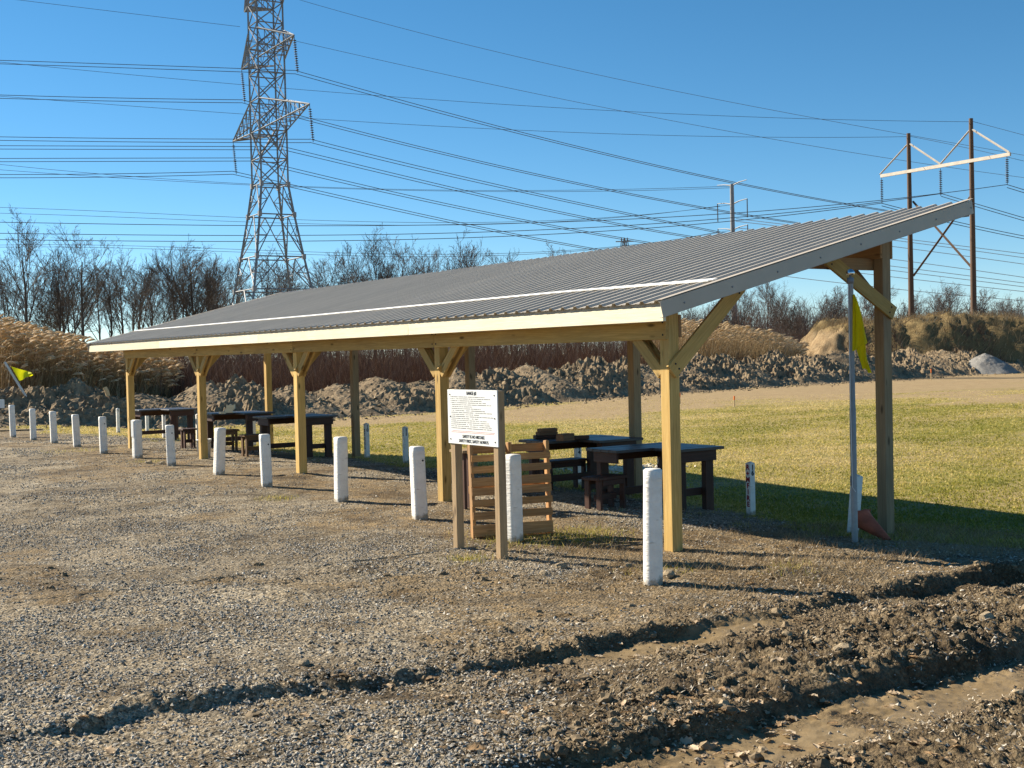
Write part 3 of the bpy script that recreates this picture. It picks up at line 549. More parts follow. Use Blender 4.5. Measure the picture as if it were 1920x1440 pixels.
# ---------------------------------------------------------------- bare trees
ORD = ['first', 'second', 'third', 'fourth', 'fifth', 'sixth', 'seventh', 'eighth', 'ninth', 'tenth', 'eleventh', 'twelfth', 'thirteenth', 'fourteenth', 'fifteenth', 'sixteenth', 'seventeenth', 'eighteenth', 'nineteenth', 'twentieth', 'twenty-first', 'twenty-second', 'twenty-third']
def tree_meshes(seed, height, spread=1., stems=1, wind=0., levels=4):
    R = np.random.default_rng(seed); trunk = MB(); crown = MB()
    def grow(P, D, Ln, r, lev, mb):
        n = [6, 5, 4, 3, 2][lev]; pts = [P]; d = D
        for i in range(n-1):
            d = d + R.normal(0, .07+.05*lev, 3) + np.array([wind*.03*lev, 0, .05+.03*lev]); d = d/np.linalg.norm(d); pts.append(pts[-1]+d*Ln/(n-1))
        rad = r*np.linspace(1, .32 if lev else .25, n); rad = np.maximum(rad, [.03, .02, .014, .010, .008][lev])
        mb.tube(pts, rad, 6 if lev == 0 else (4 if lev == 1 else 3), False, float(np.clip(R.normal(.4+.1*lev, .2), 0, 1)))
        if lev >= levels: return
        k = [12, 7, 5, 3][lev]
        for j in range(k):
            t = (.40 if lev == 0 else .15) + (.60 if lev == 0 else .83)*((j+R.random())/k); q = t*(n-1); i = min(int(q), n-2); fr = q-i
            p = pts[i]*(1-fr)+pts[i+1]*fr; dd = pts[i+1]-pts[i]; dd = dd/np.linalg.norm(dd)
            a = R.random()*6.28; s = np.array([math.cos(a), math.sin(a), 0]); s = s-dd*s.dot(dd); s /= np.linalg.norm(s)+1e-6
            an = (.55+.35*R.random())*spread*(1.05-.35*t if lev == 0 else 1.)
            nd = dd*math.cos(an)+s*math.sin(an); rr = (rad[i]*(1-fr)+rad[i+1]*fr)
            ln = Ln*((.62-.34*t) if lev == 0 else (.55-.2*t))*(.75+.5*R.random())
            grow(p, nd, ln, rr*(.45 if lev == 0 else .52), lev+1, crown)
    for s_ in range(stems):
        lean = R.normal(0, .05 if stems == 1 else .16, 2)
        grow(np.array([R.normal(0, .12*(stems-1)), R.normal(0, .12*(stems-1)), -.2]), np.array([lean[0]+wind*.05, lean[1], 1.]), height*(1 if s_ == 0 else .75+.2*R.random()), height*.0185*(1 if stems == 1 else .7), 0, trunk)
    return trunk.mesh('trunk', True, 'a'), crown.mesh('crown', False, 'a')
TREES = [tree_meshes(11, 11.5, 1.05), tree_meshes(12, 11, .8), tree_meshes(13, 11.5, .72, 2), tree_meshes(14, 10, .9, 2), tree_meshes(15, 11, .6), tree_meshes(16, 9, 1.1, 3), tree_meshes(17, 11, .85, 1, 3.), tree_meshes(18, 8, .95, 3, 2.)]
for a_, b_ in TREES: a_.materials.append(M_['bark']); b_.materials.append(M_['bark'])
def tree(u, depth, top_v, proto, label, group='bare trees behind the range', name='bare_tree', rz=None):
    Xc = (u-960)/FPX*depth; P = cw(Xc, depth); z = tz(*P); top = at(u, top_v, depth)[2]; h0 = [11.5, 11, 11.5, 10, 11, 9, 11, 8][proto]
    s = (top-z)/(h0*1.24); e = link(name, None, M=Matrix.Translation(Vector((P[0], P[1], z))) @ Matrix.Rotation(random.random()*6.28 if rz is None else rz, 4, 'Z') @ Matrix.Scale(s, 4))
    tag(e, label, 'tree', group)
    for nm, me in zip(('trunk', 'crown'), TREES[proto]):
        o = bpy.data.objects.new(nm, me); C.objects.link(o); o.parent = e
    return e
tree(60, 116, 420, 1, 'tall bare tree with open forked crown near the left edge, behind the reeds')
tree(165, 114, 424, 0, 'broad spreading bare tree with the thickest trunk, left of the lattice tower')
tree(8, 120, 462, 2, 'bare twin-stemmed tree cut by the left edge of the photo')
tree(113, 124, 470, 4, 'slim upright bare tree between the two big trees at the left')
tree(255, 118, 486, 3, 'twin-stemmed bare tree right of the broad spreading tree')
tree(312, 120, 474, 2, 'forked bare tree halfway between broad tree and lattice tower')
tree(372, 118, 450, 6, 'tall bare tree with wind-swept twigs left of the lattice tower')
tree(415, 121, 446, 2, 'bare tree standing directly left of the lattice tower legs')
tree(615, 122, 480, 5, 'bushy dense bare tree just right of the lattice tower')
tree(700, 132, 448, 1, 'tallest bare tree in the row right of the lattice tower, over the roof')
tree(765, 134, 444, 0, 'spreading bare tree in the middle of the row above the roof')
tree(830, 138, 448, 3, 'bare tree at the right end of the clump above the roof')
for i, (u, v, p_, dd) in enumerate([(35, 485, 3, 130), (90, 500, 2, 128), (140, 492, 5, 132), (210, 505, 4, 126), (235, 488, 1, 134), (285, 505, 4, 128), (340, 482, 1, 128), (395, 492, 4, 132), (468, 480, 2, 136), (500, 486, 1, 130), (545, 488, 3, 134), (575, 492, 2, 128), (20, 505, 1, 165), (125, 508, 4, 158), (195, 506, 1, 165), (262, 508, 4, 160), (330, 500, 4, 168), (402, 500, 1, 165), (450, 498, 4, 160), (525, 498, 4, 165)]):
    tree(u, dd, v, p_, ORD[i % 12]+' slender bare tree from the left in the wood\'s '+('front' if i < 12 else 'rear')+' row behind reeds and tower', 'slender trees of the left wood')
for i, (u, v, p_, dd) in enumerate([(645, 496, 3, 130), (670, 470, 4, 136), (735, 478, 2, 140), (800, 476, 4, 142), (852, 490, 1, 144), (880, 476, 4, 170), (905, 468, 2, 172), (930, 486, 3, 176), (960, 480, 4, 180), (1000, 482, 2, 184), (1050, 474, 1, 190), (1085, 480, 5, 190)]):
    tree(u, dd, v, p_, ORD[i]+' thin bare tree right of the tower, counted rightward along the roof line', 'thin trees above the roof line')
tree(1510, 128, 508, 2, 'bare tree with fan of upright stems seen under the roof rake')
tree(1470, 112, 556, 5, 'pale leafless shrub tree behind the reeds under the roof', rz=1.)
tree(1400, 140, 535, 3, 'dark leafless tree beside the steel pole under the roof rake')
tree(1440, 150, 528, 1, 'thin bare tree right of the steel pole under the roof')
tree(1790, 150, 526, 6, 'wind-swept bare tree between the two wooden poles', rz=0.)
for i, (u, v, p_, dd) in enumerate([(1320, 565, 3, 130), (1350, 560, 5, 130), (1555, 540, 7, 150), (1562, 555, 5, 122), (1600, 545, 3, 160), (1640, 540, 7, 150), (1700, 556, 7, 150), (1740, 545, 3, 155), (1765, 540, 7, 148), (1830, 545, 7, 150), (1860, 556, 3, 150), (1880, 562, 5, 140), (1900, 560, 7, 155)]):
    tree(u, dd, v, p_, ORD[i]+' low leafless tree from the left in the scrub belt beyond the earth bank', 'low trees of the right scrub belt', rz=0.)

# ---------------------------------------------------------------- power line structures
def lattice_tower():
    Y0 = 110.; cb = at(512, 545, Y0); c2 = cb[:2]; zb = tz(*c2)
    def zv(v, u=508): return at(u, v, Y0)[2]
    k = Y0/FPX; near = (-20*RGT - 78*FWD)[:2]; rgt = (78*RGT - 20*FWD)[:2]; q = math.hypot(78, 20); near = near/q; rgt = rgt/q
    corners = [near, rgt, -near, -rgt]
    e = thing('lattice_tower', (c2[0], c2[1], zb), 'tall grey steel lattice transmission tower rising behind the shelter roof', 'transmission tower')
    prof = [(zb, 128), (zv(620), 100), (zv(545), 78.7), (zv(484), 64), (zv(405), 47), (zv(348), 36.5), (zv(300), 36.5), (zv(248), 36.5), (zv(190), 36), (zv(140), 36), (zv(90), 35.5), (zv(48), 35), (zv(8), 35), (zv(-40), 34)]
    P = lambda i, c: np.array([*(c2+corners[c]*prof[i][1]*k), prof[i][0]])
    for c in range(4):
        mb = MB()
        for i in range(len(prof)-1): mb.bar(P(i, c), P(i+1, c), .15 if i < 5 else .12)
        mb.obj('leg', M_['galv'], e)
    for i in range(len(prof)-1):
        mb = MB()
        for c in range(4):
            a, b, a2, b2 = P(i, c), P(i, (c+1) % 4), P(i+1, c), P(i+1, (c+1) % 4); w = .075
            mb.bar(a2, b2, .08)
            if i < 5:
                m = (a2+b2)/2; mb.bar(a, m, w); mb.bar(b, m, w)
                for s_, t_ in ((a, a2), (b, b2)):
                    h1 = s_*.5+m*.5; mb.bar(s_*.5+t_*.5, h1, .05); mb.bar(h1, t_*.75+s_*.25, .045); mb.bar(h1, s_*.75+t_*.25, .045)
            else:
                mb.bar(a, b2, w); mb.bar(b, a2, w)
        mb.obj('bracing', M_['galv'], e)
    for i in (2, 3, 4, 5):
        for c in range(4): box('gusset_plate', P(i, c), (.30, .30, .45), M_['galv'], e)
    armd = (near+rgt); armd = armd/np.linalg.norm(armd)
    tips = {}
    def arm_tip(ul, vl, ur, vr, sgn):       # both tips of an arm are level and symmetric about the tower axis
        a = ray(ur, vr); b = ray(ul, vl); tr = a[2]/(a @ FWD); tl = b[2]/(b @ FWD); bb = Y0*(tl-tr)/(tl+tr)
        Yr = Y0+bb; z = CAM[2]+tr*Yr; Xr = a @ RGT/(a @ FWD)*Yr; Xl = b @ RGT/(b @ FWD)*(Y0-bb); aa = (Xr-Xl)/2
        return np.array([*(c2+sgn*(aa*RGT+bb*FWD)[:2]), z])
    for nm, (zl, zt, vl, ul, vr, ur) in {'mid': (zv(248), zv(190), 265, 435, 195, 578), 'up': (zv(115), zv(60), 130, 450, 66, 548), 'top': (zv(8), zv(-40), 22, 457, -30, 536)}.items():
        for sgn in (1, -1):
            cs = ((0, 1) if sgn > 0 else (2, 3)); tip = arm_tip(ul, vl, ur, vr, sgn)
            r_ = 36*k; lo = [np.array([*(c2+corners[c]*r_), zl]) for c in cs]; hi = [np.array([*(c2+corners[c]*r_), zt]) for c in cs]
            mb = MB()
            for s_ in lo+hi: mb.bar(s_, tip, .10)
            for f in (.2, .4, .6, .8):
                A = [s_*(1-f)+tip*f for s_ in lo+hi]; mb.bar(A[0], A[1], .05); mb.bar(A[2], A[3], .05); mb.bar(A[0], A[2], .05); mb.bar(A[1], A[3], .07)
                B = [s_*(1.2-f)+tip*(f-.2) for s_ in lo+hi]; mb.bar(B[0], A[1], .045); mb.bar(B[2], A[0], .045); mb.bar(B[3], A[1], .045); mb.bar(B[2], A[3], .045)
            mb.obj('cross_arm', M_['galv'], e); tips[nm, sgn] = tip
    # suspension strings
    def string(tp, ln, tilt=(0, 0)):
        mb = MB(); b = tp + np.array([tilt[0], tilt[1], -ln]); mb.tube([tp, b], .03, 5)
        for f in np.linspace(.14, .93, 14): p = tp*(1-f)+b*f; mb.lathe([(.03, .05), (.14, .02), (.15, -.02), (.03, -.05)], 8, p)
        mb.obj('insulator_string', M_['insul'], e); return b
    out = {kk: string(tips[kk], 3.1, (RGT[:2]*.22) if True else (0, 0)) for kk in tips if kk[0] != 'top'}
    for c, sg in ((1, 1), (3, -1)):
        a = np.array([*(c2+corners[c]*36*k+.2*sg*armd), zv(235)]); b = np.array([*(c2+(corners[0] if sg > 0 else corners[2])*36*k+.2*sg*armd), zv(235)]); j = (a+b)/2+np.array([*(sg*armd*1.0), -2.4])
        for s_ in (a, b): mb = MB(); mb.tube([s_, j], .09, 6); mb.obj('insulator_string', M_['galv'], e)
    return e
lattice_tower()
WN = {}
def wires(pts, label, group, r=.035, pair=0., name='power_line'):
    WN[label] = WN.get(label, -1)+1; nth = ORD[WN[label]]
    # pts: (u, v, depth); depth blends as 1/depth, as along a straight span
    u = np.array([p[0] for p in pts], float); v = np.array([p[1] for p in pts], float); q = 1/np.array([p[2] for p in pts], float)
    t = np.linspace(u[0], u[-1], 40)
    deg = min(len(pts)-1, 3); co = np.polyfit(u-u[0], v, deg)
    P = np.array([at(a, np.polyval(co, a-u[0]), 1/np.interp(a, u, q) if u[-1] > u[0] else 100) for a in t])
    rr = r*np.array([p_ @ FWD - CAM @ FWD for p_ in P])/110
    for k in range(2 if pair else 1):
        mb = MB(); mb.tube(P-np.array([0, 0, pair*k]), np.maximum(rr, .012), 3, False); tag(mb.obj(name, M_['wire'], smooth=True), (('upper' if k == 0 else 'lower')+' strand of the '+nth+' '+label) if pair else nth+' '+label, 'power line', group)
GL = 'conductors left of the lattice tower'; GR = 'conductors right of the lattice tower'; GH = 'conductors of the wooden H-frame'
for pts in [[(-30, 112, 100), (240, 121, 104), (553, 132, 103)], [(-30, 177, 104), (240, 184, 110), (453, 187, 117)], [(-30, 256, 100), (300, 260, 103), (581, 261, 102)], [(-30, 273, 104), (530, 275, 110)], [(-30, 297, 104), (470, 296, 112)], [(-30, 327, 104), (200, 326, 110), (437, 321, 117)]]:
    wires(pts, 'paired conductor from the top, left of the lattice tower', GL, .032, .28)
for pts in [[(553, 132, 103), (686, 169, 115), (868, 219, 140), (1050, 266, 175), (1240, 312, 220), (1387, 343, 260), (1700, 400, 360)], [(453, 187, 117), (558, 215, 122), (868, 295, 170), (1050, 335, 200), (1240, 374, 240), (1500, 418, 330)], [(581, 261, 102), (686, 286, 112), (868, 332, 135), (1050, 372, 170), (1240, 412, 220), (1380, 441, 270)], [(530, 275, 108), (686, 311, 120), (868, 357, 145), (1050, 397, 180), (1240, 432, 230), (1310, 446, 260)], [(470, 296, 112), (686, 348, 130), (868, 388, 155), (1050, 425, 190), (1260, 461, 250)], [(437, 321, 117), (540, 345, 122), (686, 377, 135), (868, 419, 165), (1050, 454, 205), (1150, 472, 240)]]:
    wires(pts, 'paired conductor from the top, sloping right from the lattice tower', GR, .032, .28)
for pts in [[(-30, 416, 128), (460, 423, 132), (900, 420, 128), (1240, 408, 120), (1888, 346, 105)], [(-30, 437, 132), (460, 441, 136), (900, 436, 130), (1240, 418, 122), (1765, 363, 111)], [(-30, 449, 136), (460, 452, 140), (900, 446, 134), (1240, 425, 126), (1653, 381, 119)]]:
    wires(pts, 'low conductor from the top sagging to the wooden H-frame', GH, .034)
for pts in [[(1888, 346, 105), (1960, 368, 103)], [(1765, 363, 111), (1850, 388, 108), (1960, 420, 105)], [(1653, 381, 119), (1790, 415, 115), (1960, 450, 110)]]:
    wires(pts, 'conductor from the top running off right from the H-frame', GH, .034, .25)
for pts in [[(-30, 113, 112), (450, 160, 118), (900, 190, 116), (1240, 214, 114), (1825, 228, 110)], [(-30, 178, 118), (440, 213, 122), (900, 240, 121), (1240, 254, 120), (1708, 256, 117)], [(551, 76, 103), (868, 147, 140), (1240, 222, 220), (1500, 270, 280), (1960, 338, 400)], [(530, -10, 104), (777, 60, 130), (1014, 115, 170), (1240, 166, 220), (1537, 223, 300), (1960, 298, 420)], [(-30, -8, 100), (450, 50, 116)], [(1825, 228, 110), (1960, 264, 105)], [(1708, 256, 117), (1825, 280, 112), (1960, 312, 106)]]:
    wires(pts, 'hair-thin shield wire high against the sky, in order of hanging', 'shield wires', .02)
for pts in [[(-30, 305, 190), (470, 345, 195), (900, 357, 198), (1370, 349, 200)], [(-30, 316, 190), (470, 347, 195), (900, 359, 198), (1370, 352, 200)], [(-30, 388, 200), (460, 408, 205), (900, 417, 205), (1370, 384, 200)], [(-30, 399, 200), (460, 416, 205), (900, 421, 205), (1350, 386, 200)], [(-30, 460, 210), (640, 474, 215), (900, 476, 215), (1370, 432, 200)], [(-30, 464, 210), (640, 479, 215), (900, 480, 215), (1350, 434, 200)]]:
    wires(pts, 'faint far wire from the top, between tree tops and roof', 'far wires', .02)
for a, b in [(446, 476), (451, 484), (463, 496), (487, 521), (500, 531), (508, 538), (520, 546), (542, 562)]:
    wires([(1380, a-36, 260), (1680, a, 180), (1960, b+5, 140)], 'dark wire from the top crossing low behind the H-frame poles', 'wires behind the H-frame', .03)
def hframe():
    pr, pl = at(1826, 600, 110), at(1709, 600, 117); zt_r, zt_l = at(1825, 222, 110)[2], at(1708, 250, 117)[2]
    e = thing('h_frame_pylon', (pr[0], pr[1], tz(pr[0], pr[1])), 'two-pole wooden H-frame power pylon with white crossarm at the right', 'utility pole')
    for p, zt in ((pr, zt_r), (pl, zt_l)):
        mb = MB(); mb.tube([(p[0], p[1], tz(p[0], p[1])-.3), (p[0], p[1], (zt)*.5), (p[0], p[1], zt)], [.29, .24, .18], 12); mb.obj('pole', M_['pole'], e, smooth=True)
    a, b = at(1650, 331, 120.5), at(1892, 290, 106); m = (a+b)/2
    off = -FWD*.3
    bar('crossarm', a+off, b+off, .30, .16, M_['armwood'], e)
    tl, tr_ = np.array([pl[0], pl[1], zt_l-.9]), np.array([pr[0], pr[1], zt_r-.9])
    for s_, t_ in ((tl, a), (tl, m), (tr_, m), (tr_, b)): mb = MB(); mb.bar(s_, t_+np.array([0, 0, .2]), .13); mb.obj('arm_brace', M_['armwood'], e)
    for s_, t_ in ((at(1712, 378, 117), at(1825, 505, 110)), (at(1713, 517, 117), at(1824, 362, 110))): mb = MB(); mb.bar(s_, t_, .17); mb.obj('cross_brace', M_['pole'], e)
    for tp, bt in ((at(1653, 334, 120), at(1653, 380, 119)), (m-[0, 0, .2], at(1765, 362, 111)), (at(1888, 294, 106), at(1888, 344, 105.5))):
        bt = np.array([tp[0], tp[1], bt[2]]); mb = MB(); mb.tube([tp, bt], .03, 5)
        for f in np.linspace(.1, .92, 13): p = tp*(1-f)+bt*f; mb.lathe([(.03, .05), (.14, .02), (.15, -.02), (.03, -.05)], 8, p)
        mb.obj('insulator_string', M_['insul'], e)
hframe()
def monopole():
    D = 205.; p = at(1377, 600, D); zt = at(1377, 345, D)[2]; e = thing('steel_monopole', (p[0], p[1], tz(p[0], p[1])), 'grey tubular steel power pole with three pairs of arms, beyond the roof', 'utility pole')
    mb = MB(); mb.tube([(p[0], p[1], -.3), (p[0], p[1], zt*.5), (p[0], p[1], zt)], [.55, .45, .33], 12); mb.obj('pole', M_['steelpole'], e, smooth=True)
    ad = (RGT*.35-FWD*.93); ad /= np.linalg.norm(ad)
    for v in (345+3, 383, 431):
        z = at(1377, v, D)[2]
        for s_ in (1, -1):
            c = np.array([p[0], p[1], z]); t_ = c+s_*(RGT*1.9-FWD*3.0*1)+np.array([0, 0, .5]); mb = MB(); mb.tube([c, (c+t_)/2+[0, 0, .12], t_], [.12, .09, .06], 6); mb.obj('arm', M_['steelpole'], e)
            if v > 350: mb = MB(); mb.tube([t_, t_-[0, 0, 3.0]], .09, 6); mb.obj('insulator_string', M_['insul'], e)
monopole()
def far_tower():
    D = 420.; p = at(1172, 500, D); z1 = at(1170, 446, D)[2]; zb = tz(p[0], p[1]); e = thing('far_lattice_tower', (p[0], p[1], zb), 'tiny far lattice tower top just above the shelter roof', 'transmission tower')
    cs = [np.array([s_, t_]) for s_, t_ in ((1, 1), (1, -1), (-1, -1), (-1, 1))]
    zz = np.linspace(zb, z1, 9); rr = np.linspace(3.4, .7, 9)
    for c in range(4): mb = MB(); mb.bar([*(p[:2]+cs[c]*rr[0]), zz[0]], [*(p[:2]+cs[c]*rr[-1]), zz[-1]], .3); mb.obj('leg', M_['galv'], e)
    mb = MB()
    for i in range(8):
        for c in range(4):
            a, b = cs[c], cs[(c+1) % 4]; mb.bar([*(p[:2]+a*rr[i]), zz[i]], [*(p[:2]+b*rr[i+1]), zz[i+1]], .16); mb.bar([*(p[:2]+b*rr[i]), zz[i]], [*(p[:2]+a*rr[i+1]), zz[i+1]], .16)
    mb.obj('bracing', M_['galv'], e)
    mb = MB(); mb.bar([*(p[:2]-RGT[:2]*3), z1-1.2], [*(p[:2]+RGT[:2]*3), z1-1.2], .25); mb.obj('cross_arm', M_['galv'], e)
far_tower()

# ---------------------------------------------------------------- shelter
S, D = 4.6422, 3.3466; ZB = 2.1686; OF, OB, OR, OL = .4338, 1.0962, .4362, 1.6529; Z0, Z1 = 2.5403, 3.7617
SLOPE = (Z1-Z0)/(D+OF+OB); zr = lambda x: Z0+(x+OF)*SLOPE
sh = thing('open_shelter', (0, 0, 0), 'long open timber shelter with lean-to grey ribbed metal roof', 'shelter')
PW = .14
for i in range(5):
    zf, zk = tz(0, i*S), tz(D, i*S); ztop = zr(0)-.12; zt2 = zr(D)-.14
    box('front_post', (0, i*S, (zf-.15+ztop)/2), (PW, PW, ztop-zf+.15), M_['pine'], sh)
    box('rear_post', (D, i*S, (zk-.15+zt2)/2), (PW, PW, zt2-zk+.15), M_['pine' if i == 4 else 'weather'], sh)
    # rafters either side of the posts
    for s_ in (-1, 1):
        bar('rafter', (-OF+.02, i*S+s_*.094, zr(-OF+.02)-.115), (D+OB-.04, i*S+s_*.094, zr(D+OB-.04)-.115), .14, .038, M_['rafter'], sh)
BH = .235
for a in range(4):
    y0 = a*S - (.075 if a == 0 else 0)+.002; y1 = (a+1)*S + (.075 if a == 3 else 0)-.002
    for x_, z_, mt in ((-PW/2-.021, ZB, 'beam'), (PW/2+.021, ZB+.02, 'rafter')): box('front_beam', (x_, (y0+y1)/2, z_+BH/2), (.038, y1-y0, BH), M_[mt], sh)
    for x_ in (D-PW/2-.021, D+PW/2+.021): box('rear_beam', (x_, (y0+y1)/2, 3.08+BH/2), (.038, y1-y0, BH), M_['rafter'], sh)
for i in range(5):
    y_ = i*S
    for s_ in (1, -1):          # knee braces along the beam
        if (i == 0 and s_ < 0) or (i == 4 and s_ > 0): continue
        for xx in (-PW/2+.022, PW/2-.022):
            bar('knee_brace', (xx, y_+s_*(PW/2+.0), ZB-.36), (xx, y_+s_*.50, ZB+.05), .125, .038, M_['beam'], sh, side=(0, s_, 1))
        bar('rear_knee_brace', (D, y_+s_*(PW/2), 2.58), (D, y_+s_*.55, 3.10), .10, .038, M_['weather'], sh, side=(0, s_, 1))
    # braces across the shelter, nailed on the near side of the posts
    yy = y_-PW/2-.021
    xa = .95 if i == 0 else .75
    bar('cross_brace', (-PW/2+.01, yy, ZB-.34), (xa, yy, zr(xa)-.15), .165, .038, M_['beam'], sh, side=(-1, 0, 1))
    bar('cross_brace', (D+PW/2+.02, yy, 2.43), (D-1.05, yy, zr(D-1.05)-.16), .165, .038, M_['beam'], sh, side=(1, 0, 1))
    if i == 0: bar('end_tie', (D-1.25, yy+.19, 3.02), (D+.02, yy+.19, 3.02), .14, .038, M_['rafter'], sh)
nail = MB(); nail.lathe([(.011, -.002), (.011, .004), (.001, .006)], 8); nail = nail.mesh('bolt'); nail.materials.append(M_['ink'])
def bolts(o, pts, axis):
    for p in pts:
        M = Matrix.Translation(Vector(p)) @ (Matrix.Rotation(math.pi/2, 4, 'X') if axis == 'y' else Matrix.Rotation(-math.pi/2, 4, 'Y')); link('bolt', nail, None, o, M)
for o in [q for q in sh.children]:
    nm = o.name.split('.')[0]; Mx = MW[o.name]; c_ = Mx.translation
    if nm == 'cross_brace':
        ex = (Mx.to_3x3() @ Vector((1, 0, 0))).normalized(); L_ = o.data.vertices and max(v.co.x for v in o.data.vertices); ez = Vector((-ex.z, 0, ex.x))
        for sgn in (-1, 1): bolts(o, [tuple(c_+ex*sgn*(L_-.09)+ez*q+Vector((0, -.0195, 0))) for q in (-.035, .035)], 'y')
    elif nm == 'front_beam' and c_.x < 0:
        L_ = max(v.co.x for v in o.data.vertices); bolts(o, [(c_.x-.0195, c_.y+sgn*(L_-.045), c_.z+q) for sgn in (-1, 1) for q in (-.07, .06)], 'x')
# purlins under the panels
for k in range(9):
    x_ = -OF+.28+k*(D+OF+OB-.4)/8
    for a in range(3):
        y0 = -OR+.03+a*(4*S+OL+OR-.06)/3; y1 = y0+(4*S+OL+OR-.06)/3-.003
        bar('purlin', (x_, y0, zr(x_)-.024), (x_, y1, zr(x_)-.024), .035, .085, M_['rafter'], sh, side=(-SLOPE, 0, 1))
# eave boards
for a in range(4):
    L_ = (4*S+OL+OR)/4; y0 = -OR+a*L_+.001; y1 = y0+L_-.002
    box('fascia_board', (-OF+.0, (y0+y1)/2, 2.417), (.038, y1-y0, .147), M_['pine_new'], sh, bev=.003)
    box('eave_closure', (-OF+.030, (y0+y1)/2, 2.5125), (.012, y1-y0, .065), M_['trim'], sh, bev=0)
    box('high_fascia', (D+OB-.035, (y0+y1)/2, zr(D+OB)-.115), (.036, y1-y0, .13), M_['weather'], sh)
# ribbed roof panels
def panel_mesh(w, ribs=4):
    L_ = math.hypot(D+OF+OB+.06, (D+OF+OB+.06)*SLOPE); y = []; p = w/ribs
    for r in range(ribs): b = r*p; y += [(b, 0), (b+.10*p, .0), (b+.20*p, .026), (b+.36*p, .026), (b+.46*p, 0), (b+.66*p, 0), (b+.69*p, .004), (b+.75*p, .004), (b+.78*p, 0)]
    y.append((w, 0)); y = np.array(y); n = len(y); nx = 3; V = []
    for i in range(nx): V.append(np.stack([np.full(n, L_*i/(nx-1)), y[:, 0], y[:, 1]], -1))
    top = np.concatenate(V); V = np.concatenate([top, top-[0, 0, .0012]]); F = []
    for i in range(nx-1):
        for j in range(n-1):
            a = i*n+j; F.append((a, a+n, a+n+1, a+1)); b = a+nx*n; F.append((b, b+1, b+n+1, b+n))
    for j in range(n-1): F.append((j, j+1, j+1+nx*n, j+nx*n)); e_ = (nx-1)*n+j; F.append((e_+1, e_, e_+nx*n, e_+1+nx*n))
    return mesh_np('roof_panel', V, np.array(F))
TOT = 4*S+OL+OR; NP = 23; pw = TOT/NP; pm = panel_mesh(pw); RO = Matrix.Rotation(-math.atan(SLOPE), 4, 'Y')
for k in range(NP):
    link('roof_panel', pm, M_['roof'], sh, Matrix.Translation((-OF-.05, -OR+k*pw, zr(-OF-.05)+.0015)) @ RO)
# screw heads on the panels, in rows over the purlins
mb = MB()
for k in range(5):
    x_ = -OF+.28+2*k*(D+OF+OB-.4)/8
    for j in range(NP*4): mb.lathe([(.009, 0), (.007, .006), (.0005, .007)], 6, (x_, -OR+(j+.56)*pw/4, zr(x_)+.001))
kind(mb.obj('roof_screws', M_['galv'], sh), 'stuff')
# rake trim at both gable ends
for y_, s_ in ((-OR-.012, -1), (4*S+OL+.012, 1)):
    xa, xb = -OF-.05, D+OB+.03
    bar('rake_trim', (xa, y_, zr(xa)-.068), (xb, y_, zr(xb)-.068), .165, .004, M_['trim'], sh, bev=0)
    bar('rake_cap', (xa, y_-s_*.035, zr(xa)+.030), (xb, y_-s_*.035, zr(xb)+.030), .004, .09, M_['trim'], sh, side=(-SLOPE, 0, 1), bev=0)
    bar('rake_lip', (xa, y_-s_*.014, zr(xa)-.149), (xb, y_-s_*.014, zr(xb)-.149), .004, .032, M_['trim'], sh, side=(-SLOPE, 0, 1), bev=0)
    bar('rake_rafter', (-OF+.02, y_-s_*.032, zr(-OF+.02)-.08), (D+OB-.06, y_-s_*.032, zr(D+OB-.06)-.08), .135, .036, M_['rafter'], sh)
    for q in range(8):
        xx = xa+.3+q*.66; mb = MB(); mb.lathe([(.010, -.003), (.010, .006), (.001, .008)], 8); mb.obj('trim_screw', M_['galv'], sh, Matrix.Translation((xx, y_+s_*.002, zr(xx)-.075)) @ Matrix.Rotation(s_*-math.pi/2, 4, 'X'))
# white strip lying across the ribs
def strip(y0, y1, x0_, x1_, w=.055): bar('roof_strip', (x0_, y0, zr(x0_)+.034), (x1_, y1, zr(x1_)+.034), .012, w, M_['strip'], sh, side=(-SLOPE, 0, 1), bev=.001)
strip(-.28, 2.6, .40, .50); strip(2.602, 9.5, .50, .47, .06); strip(9.502, 20.1, .47, .62, .06); strip(-.25, 1.6, .34, .42, .03)

